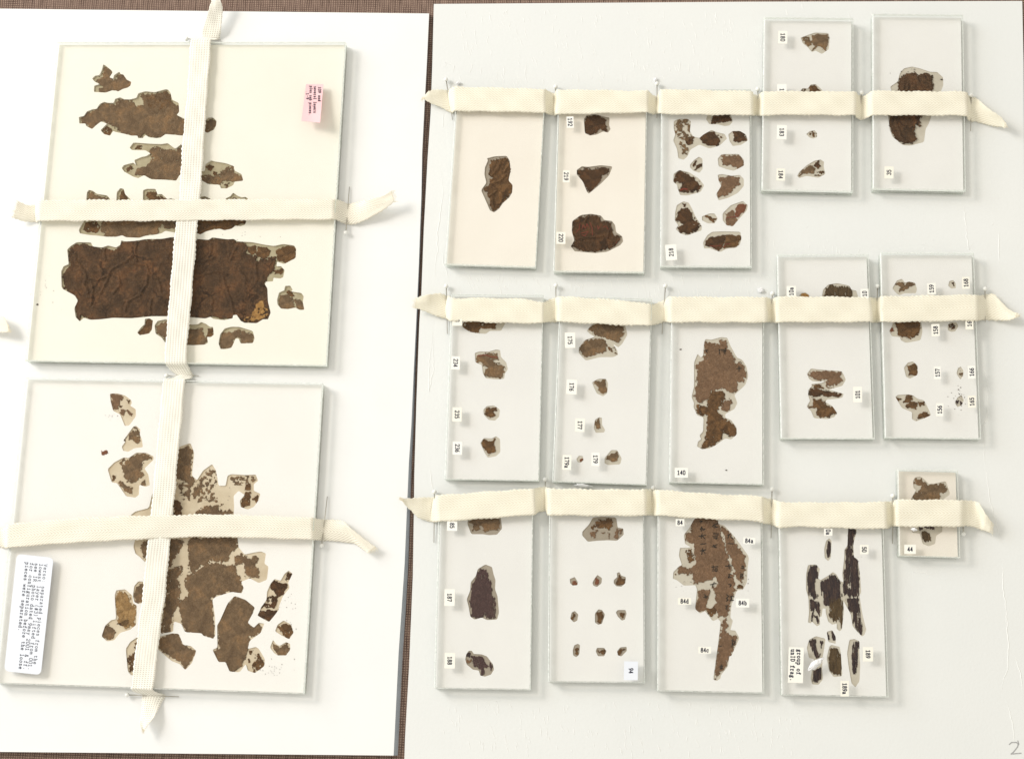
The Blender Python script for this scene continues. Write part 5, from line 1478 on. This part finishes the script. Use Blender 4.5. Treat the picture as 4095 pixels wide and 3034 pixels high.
# stickers
for a in [('p4', 'K', 1684, 592, 70, 112, -2, '192', 'cw'), ('p4', 'K', 1645, 1128, 68, 118, 1, '219', 'cw'), ('p4', 'O', 1593, 747, 90, 118, 1, '220', 'cw'),
          ('p5', 'P', 703, 518, 110, 155, -4, '218', 'ccw'), ('p6', 'M', 323, 372, 90, 124, 1, '180', 'cw'), ('p6', 'M', 314, 905, 92, 140, 0, '18', 'cw'),
          ('p6', 'M', 313, 1310, 97, 140, 2, '183', 'cw'), ('p6', 'L', 1665, 987, 85, 118, 1, '184', 'cw'), ('p7', 'N', 892, 1090, 90, 118, 1, '35', 'ccw'),
          ('p8', 'R', 565, 80, 97, 100, 0, '3', 'cw'), ('p8', 'R', 550, 497, 85, 130, 3, '234', 'cw'), ('p8', 'R', 564, 1007, 92, 140, 1, '235', 'cw'),
          ('p8', 'R', 567, 1340, 95, 130, 1, '236', 'cw'), ('p9', 'R', 1683, 273, 102, 152, -1, '175', 'cw'), ('p9', 'R', 1699, 735, 104, 145, 3, '176', 'cw'),
          ('p9', 'R', 1781, 1113, 95, 130, 3, '177', 'cw'), ('p9', 'R', 1651, 1482, 88, 146, 2, '179a', 'cw'), ('p9', 'R', 1935, 1450, 80, 135, 1, '179', 'cw'),
          ('p10', 'S', 804, 1459, 132, 98, 0, '140', 'up'), ('p11', 'P', 1893, 905, 92, 108, -1, '10a', 'ccw'), ('p11', 'Q', 650, 680, 80, 95, -1, '10', 'ccw'),
          ('p12', 'Q', 1313, 630, 83, 110, -2, '159', 'ccw'), ('p12', 'Q', 1654, 572, 75, 118, -2, '168', 'ccw'), ('p12', 'Q', 1353, 1040, 80, 120, -2, '158', 'ccw'),
          ('p12', 'Q', 1688, 978, 78, 110, -1, '16', 'ccw'), ('p12', 'Q', 1372, 1462, 67, 125, -2, '157', 'ccw'), ('p12', 'Q', 1711, 1455, 74, 127, -2, '166', 'ccw'),
          ('p11', 'T', 581, 686, 88, 155, -1, '101', 'ccw'), ('p12', 'T', 1394, 836, 73, 128, 1, '156', 'ccw'), ('p12', 'T', 1713, 757, 78, 118, -2, '165', 'ccw'),
          ('p13', 'U', 515, 620, 102, 105, 1, '85', 'cw'), ('p13', 'U', 490, 1332, 103, 165, 1, '187', 'cw'), ('p13', 'X', 492, 842, 103, 153, 1, '188', 'cw'),
          ('p15', 'V', 791, 591, 86, 70, 0, '84', 'up'), ('p15', 'V', 1476, 771, 118, 65, 2, '84a', 'up'), ('p15', 'Y', 1411, 272, 132, 87, 1, '84b', 'up'),
          ('p15', 'Y', 836, 254, 130, 65, 0, '84d', 'up'), ('p15', 'Y', 1036, 738, 124, 66, 0, '84c', 'up'), ('p16', 'W', 290, 685, 83, 70, 0, '0a', 'cw'),
          ('p16', 'W', 647, 857, 85, 92, 0, '50', 'cw'), ('p17', 'W', 1101, 855, 115, 92, 0, '44', 'up'), ('p16', 'Z', 684, 612, 100, 142, 0, '189', 'cw'),
          ('p16', 'Z', 453, 953, 82, 155, 0, '189a', 'cw')]:
    sticker(*a)
sticker('p14', 'Y', 305, 942, 138, 185, 1, '94', 'cw', mat='label_white')
sticker('p16', 'Y', 1938, 886, 150, 352, 1.5, 'group of unID frag.', 'cw', lines=['group of', 'unID frag.'], line_gap=62, pitch=32, start=160, name='typed_label')
sticker('p2', 'G', 285, 1623, 365, 1165, 6.2, 'Verso', 'cw', mat='label_white', name='typed_label', radius=45, line_gap=46, pitch=31.3, cap=33, start=515,
        lines=['', 'Verso: separated pieces from the', 'lowest layer (#3) lifted from 001.', 'see IR photo dated 9may 2001 & ff.',
               'for configuration before the loose', 'pieces were separated.', '', ''])

# the pink note, curling off the glass
def pink_note():
    c4 = pts('B 1298,835 1470,838 1437,1217 1252,1200')
    n = 14
    verts, faces, uv = [], [], []
    for i in range(n + 1):
        t = i / n
        zt = T_PL + .0004 + .0045 * t ** 1.6
        for j in range(5):
            s = j / 4
            a = (c4[0][0] + (c4[1][0] - c4[0][0]) * s, c4[0][1] + (c4[1][1] - c4[0][1]) * s)
            b = (c4[3][0] + (c4[2][0] - c4[3][0]) * s, c4[3][1] + (c4[2][1] - c4[3][1]) * s)
            z = zt + .0022 * s * s * (.35 + t)
            g = ground((a[0] + (b[0] - a[0]) * t, a[1] + (b[1] - a[1]) * t), z)
            verts.append(tuple(g))
    m = len(verts)
    verts += [(x, y, z - .00015) for x, y, z in verts]
    for i in range(n):
        for j in range(4):
            a = i * 5 + j
            faces += [(a, a + 5, a + 6, a + 1), (a + 1 + m, a + 6 + m, a + 5 + m, a + m)]
    o = link('sticky_note', mesh_from(verts, faces, smooth=True), M['pink'], label='pink sticky note with four handwritten lines on the upper large plate', cat='sticky note')

    def height(px):
        u = (px[1] - c4[0][1]) / (c4[3][1] - c4[0][1])
        s = (px[0] - (c4[0][0] + (c4[3][0] - c4[0][0]) * u)) / (c4[1][0] - c4[0][0])
        u, s = min(max(u, 0), 1), min(max(s, 0), 1)
        return T_PL + .0004 + .0045 * u ** 1.6 + .0022 * s * s * (.35 + u) + .0001
    vs, fs = [], []
    for txt, x, y, ang, pt in (('109 and', 1420, 860, 1, 21), ('several layers', 1376, 855, 1, 19), ('plus sub pieces.', 1336, 850, 2, 18.5), ('.1-9', 1298, 900, -1, 22)):
        d = (-math.sin(math.radians(ang)), math.cos(math.radians(ang)))
        s0 = (VIEW['B'][0] + x * KZ, VIEW['B'][1] + y * KZ)
        for ln in text_lines(txt, s0, d, pt, 26):
            for a, b in zip(ln[:-1], ln[1:]):
                A_, B_ = ground(a, height(a)), ground(b, height(b))
                dd = (B_ - A_)
                if dd.length < 1e-6: continue
                dd.normalize()
                nn = Vector((-dd.y, dd.x, 0)) * .0003
                k = len(vs)
                vs += [tuple(A_ - nn), tuple(B_ - nn), tuple(B_ + nn), tuple(A_ + nn)]
                fs.append((k, k + 1, k + 2, k + 3))
    link('handwriting', mesh_from(vs, fs), M['ink'], parent=o)


pink_note()

# tapes
R1 = ('K 232,345 240,370 6; 285,285 300,405 8 5; 380,265 400,440 6 3; 465,275 510,505 .8; 492,270 525,498 5; 515,255 535,488 10; 548,240 548,482 11.5; 780,246 770,486; '
      '1000,252 980,490; 1415,262 1420,498; 1440,275 1445,508 8; 1480,292 1480,522 3; 1530,310 1528,530 .8; 1543,285 1538,522 6; 1560,268 1555,515 11; 1600,268 1590,515 11.5; '
      'L 100,155 120,378; 335,158 340,373; 365,170 370,380 7; 400,195 400,388 2.5; 440,205 438,388 .8; 455,175 452,385 6; 468,148 464,385 10.5; 500,142 490,387 11.5; 900,150 900,395; '
      '1365,160 1370,400; 1385,180 1388,405 6; 1410,200 1412,410 1.5; 1442,200 1440,412 .8; 1465,180 1462,408 6; 1490,165 1485,400 11; 1520,162 1520,400 11.5; M 500,905 500,1140; '
      '1025,908 1020,1145; 1050,930 1045,1165 7; 1080,948 1075,1182 2.5; 1110,952 1098,1190 .8; 1145,938 1130,1178 4; 1185,910 1180,1155 9.5; 1220,900 1220,1145 11.5; N 1100,285 1100,525; '
      '1640,290 1645,530; 1665,310 1668,560 7; 1690,340 1690,585 1.5; 1745,345 1745,590 1.5; 1800,390 1850,615 6 2; 1900,470 1950,635 10 3; 1990,530 2010,640 12 5; 2050,600 2030,645 12 7')
R2 = ('O 155,1345 150,1445 8; 280,1305 270,1480 9 5; 400,1290 400,1535 4 2; 455,1315 460,1552 .8; 475,1325 476,1560 5; 495,1338 490,1570 10; 525,1342 515,1568 11.5; 900,1342 900,1585; '
      '1250,1352 1200,1592; 1410,1385 1405,1590; 1440,1378 1432,1588 8; 1490,1352 1480,1582 3; 1538,1335 1540,1578 .8; 1552,1328 1552,1575 6; 1570,1325 1565,1575 10.5; 1610,1325 1600,1580 11.5; '
      'P 200,990 200,1238; 480,1030 480,1242; 530,1030 535,1232 8; 590,1005 595,1220 2.5; 640,988 640,1212 .8; 660,972 660,1212 5; 685,958 682,1212 10; 715,956 710,1212 11.5; 1200,958 1200,1212; '
      '1630,958 1630,1212; 1655,968 1655,1212 6; 1680,978 1680,1212 2; 1705,978 1700,1212 .8; 1730,965 1725,1212 5; 1750,956 1748,1212 10.5; 1785,955 1785,1212 11.5; Q 300,708 300,962; 690,715 705,962; '
      '720,716 730,962 6; 750,718 750,962 2; 778,718 773,962 .8; 796,714 797,962 5; 812,709 812,962 10.5; 840,707 840,962 11.5; 1300,695 1300,955; 1745,688 1750,945; 1790,695 1790,944 6; '
      '1845,690 1843,943 .8; 1935,685 1960,945 2.5; 1990,740 2050,945 5; 2080,830 2100,940 7; 2165,875 2140,925 9')
R3 = ('U 5,345 30,390 9; 110,350 80,450 8 6; 220,345 180,545 6 3; 335,335 300,580 .8; 350,328 350,583 5; 362,320 366,584 10; 395,318 395,583 11.5; 850,285 850,553; 1300,255 1320,515; 1340,246 1345,500 9; '
      '1385,238 1385,487 3; 1435,234 1440,485 .8; 1450,243 1452,505 5; 1463,248 1465,515 10; 1500,250 1500,518 11.5; V 0,262 0,525; 430,262 440,525; 455,262 460,522 7; 485,262 485,520 2; 522,262 517,520 .8; '
      '545,264 538,521 5; 565,265 562,523 10; 600,266 595,525 11.5; 1100,305 1100,558; 1540,325 1560,578; 1605,333 1615,596 11; 1635,345 1640,605 6; 1665,352 1668,612 2; 1700,358 1697,620 .8; '
      '1730,368 1728,628 5; 1755,378 1752,636 10; 1790,382 1790,642 11.5; W 0,390 0,632; 400,390 400,648; 840,385 850,655; 865,382 870,648 7; 895,376 895,640 2; 930,372 926,632 .8; 948,369 945,630 5; '
      '965,364 962,630 10; 995,362 990,632 11.5; 1300,365 1300,632; 1590,365 1595,632; 1650,370 1650,625 8; 1740,380 1740,640 5; 1790,400 1800,665 9 3; 1850,500 1830,665 13 5; 1915,590 1890,690 10 6')
VT = ('A 2120,-60 2160,-50 14; 2095,5 2188,20 14; 2055,130 2205,110 12 10; 2005,290 2192,290 6; 1990,375 2172,388 .8; 1925,390 2125,397 7; 1888,402 2092,402 11.6; 1872,620 2077,620; 1860,850 2058,850; '
      '1830,1180 2036,1180; 1800,1500 2014,1500; C 1785,300 1998,300; 1770,500 1978,500; 1745,700 1955,700; 1720,950 1942,950; 1700,1200 1918,1200; E 1675,0 1892,60; 1650,300 1865,320; '
      '1630,610 1845,615; 1650,650 1865,655 8; 1700,705 1900,715 3; 1755,745 1922,748 .8; 1720,768 1895,768 4; 1640,782 1850,782 9; 1612,796 1832,792 11.6; 1600,950 1818,950; 1575,1200 1797,1200; '
      'G 1545,60 1762,60; 1520,350 1740,350; 1495,640 1712,640; 1470,880 1690,880; 1440,1120 1666,1120; 1415,1400 1642,1400; I 1400,100 1628,100; 1370,330 1592,330; 1340,600 1560,600; 1303,920 1523,920; 1298,955 1518,962 11.6; '
      '1330,985 1560,988 6; 1400,1010 1635,1020 .8; 1402,1100 1590,1110 2; 1395,1230 1530,1230 5 7; 1380,1290 1470,1310 8 9; 1405,1350 1432,1365 9')
H1 = ('C 180,505 130,665 9; 280,545 230,705 5; 355,540 355,722 .8; 370,520 368,712 5; 385,500 376,704 10; 415,495 395,703 12.2; 900,492 900,704; 1400,495 1400,704; 1900,492 1900,700; D 250,490 250,697; '
      '700,488 700,695; 1200,488 1200,690; 1555,490 1555,690 11.8; 1600,494 1600,700 8; 1650,505 1645,715 4; 1715,528 1710,735 .8; 1800,515 1800,730 2 3; 1900,495 1900,690 8 5; 2050,455 2070,590 12 8; 2140,405 2175,515 14 11')
H2 = ('G -120,755 -120,955 .8; -20,768 -20,955 .8; 30,768 35,962 2; 58,755 52,968 6; 75,735 60,970 10.5; 95,728 85,968 11.8; 400,700 400,938 12.2; 800,668 800,912; 1300,648 1300,885; H 0,640 0,865; '
      '300,632 300,858; 700,640 700,865; 1100,655 1100,878; 1345,667 1350,885 11.8; 1390,670 1390,885 8; 1435,674 1430,888 4; 1478,680 1466,897 .8; 1600,690 1600,905 2; 1680,705 1770,920 5 1.5; 1735,760 1845,965 8 3; '
      '1840,850 1885,1000 8 4; 1990,962 1900,1010 6')
SC = 'E -160,130 -160,330 3; -60,145 -60,325 6; 0,155 0,320 8; 50,175 60,319 9; 78,235 88,318 9'
GT = 'cotton tapes tied over the plates'
tape('cotton_tape', 'cream twill tape across the top row of small plates', 'twill', secs(R1), .019, GT)
tape('cotton_tape', 'cream twill tape across the middle row of small plates', 'twill', secs(R2), .019, GT)
tape('cotton_tape', 'cream twill tape across the lowest row of small plates', 'twill', secs(R3), .019, GT)
tape('cotton_tape', 'long white gauze tape running down both large plates', 'gauze', secs(VT), .017, GT)
tape('cotton_tape', 'white tape lying crosswise over the upper large plate', 'twill_white', secs(H1), .017, GT)
tape('cotton_tape', 'white tape lying crosswise over the lower large plate', 'twill_white', secs(H2), .017, GT)
tape('cotton_tape', 'cut tape end poking in at the left edge of the board', 'twill_white', secs(SC), .014, GT)

for a in [('K', 455, 170, 'K', 520, 570, 'white headed pin left of the buff plate with no sticker'),
          ('K', 1540, 243, 'K', 1535, 540, 'white headed pin right of the buff plate with no sticker'),
          ('L', 440, 88, 'L', 437, 430, 'white headed pin left of the crowded plate'),
          ('L', 1437, 143, 'L', 1447, 405, 'white headed pin right of the crowded plate'),
          ('M', 1103, 920, 'M', 1085, 1195, 'white headed pin between the two raised plates of the top row'),
          ('N', 1705, 325, 'N', 1702, 680, 'white headed pin at the right end of the top tape'),
          ('O', 457, 1224, 'R', 468, 210, 'white headed pin at the left end of the middle tape'),
          ('O', 1543, 1218, 'O', 1540, 1575, 'white headed pin left of the double lobed fragment'),
          ('P', 647, 850, 'P', 613, 1325, 'long shafted pin left of the tall two toned fragment'),
          ('P', 1707, 925, 'P', 1680, 1205, 'white headed pin beside the torn paper flake, right of the tall fragment'),
          ('Q', 778, 605, 'Q', 770, 955, 'white headed pin left of the plate with two columns of stickers'),
          ('Q', 1843, 632, 'Q', 1845, 960, 'white headed pin at the right end of the middle tape'),
          ('U', 340, 287, 'U', 335, 790, 'white headed pin at the left end of the lowest tape'),
          ('U', 1438, 163, 'U', 1440, 480, 'white headed pin left of the grid of nine tiny fragments'),
          ('V', 525, 247, 'V', 502, 515, 'white headed pin left of the inscribed fragment'),
          ('V', 1702, 260, 'V', 1693, 745, 'white headed pin right of the inscribed fragment'),
          ('W', 930, 327, 'W', 928, 800, 'white headed pin left of the smallest plate'),
          ('W', 1630, 703, 'W', 1622, 580, 'white headed pin below the tape right of the smallest plate'),
          ('A', 1848, 388, 'A', 2185, 398, 'pin lying across the tape above the upper large plate'),
          ('E', 1650, 748, 'E', 1970, 748, 'pin lying across the tape between the two large plates'),
          ('D', 1692, 820, 'D', 1727, 365, 'pin right of the upper large plate at the tape end'),
          ('H', 1452, 943, 'H', 1508, 455, 'pin right of the lower large plate at the tape end'),
          ('I', 1260, 1015, 'I', 1770, 1033, 'pin lying across the tape below the lower large plate')]:
    pin(*a)


# torn paper and cotton tufts
def tuft(view, cx, cy, sx, sy, rot, z, label, seed):
    bm = bmesh.new()
    bmesh.ops.create_icosphere(bm, subdivisions=4, radius=1.0)
    g = ground(pts('%s %g,%g' % (view, cx, cy))[0], z)
    a = -math.radians(rot)
    px = KZ * CAM_H / FPX
    for v in bm.verts:
        x, y, zz = v.co
        n1 = float(fbm(np.array([x * 2.2 + 5]), np.array([y * 2.2 + zz * 2 + 9]), seed, 4)[0]) - .5
        n2 = abs(float(fbm(np.array([x * 5 + 5]), np.array([y * 5 + 9 + zz]), seed + 3, 3)[0]) - .5)
        k = 1 + n1 * .9 - n2 * .8
        taper = 1 - .55 * abs(x) ** 1.5
        x, y = x * sx * px * k, y * sy * px * k * taper
        v.co = Vector((g.x + x * math.cos(a) - y * math.sin(a), g.y + x * math.sin(a) + y * math.cos(a), z + .0012 + zz * .0012 * k))
    me = bpy.data.meshes.new('tuft'); bm.to_mesh(me); bm.free()
    me.shade_smooth()
    link('paper_tuft', me, M['cotton'], label=label, cat='paper scrap', group='torn white paper scraps')


tuft('Z', 163, 712, 92, 34, -40, T_PL, 'crumpled white paper tuft on the plate with sticker 189', 5)
tuft('W', 1137, 660, 34, 17, 5, T_PL, 'small white paper tuft just below the tape on the smallest plate', 9)
tuft('U', 1800, 226, 100, 20, 2, .0035, 'white torn paper between the middle plate with sticker 177 and the lowest tape', 13)
tuft('K', 578, 213, 26, 18, -15, 0.0, 'white paper flake above the buff plate with no sticker', 21)
tuft('P', 1590, 895, 38, 26, 20, 0.0, 'torn paper flake lying left of the plate with sticker 101', 25)
tuft('L', 425, 55, 18, 30, 10, 0.0, 'torn paper flake above the pin left of the crowded plate', 31)

for o in list(bpy.data.objects):
    if 'world_origin' in o: del o['world_origin']
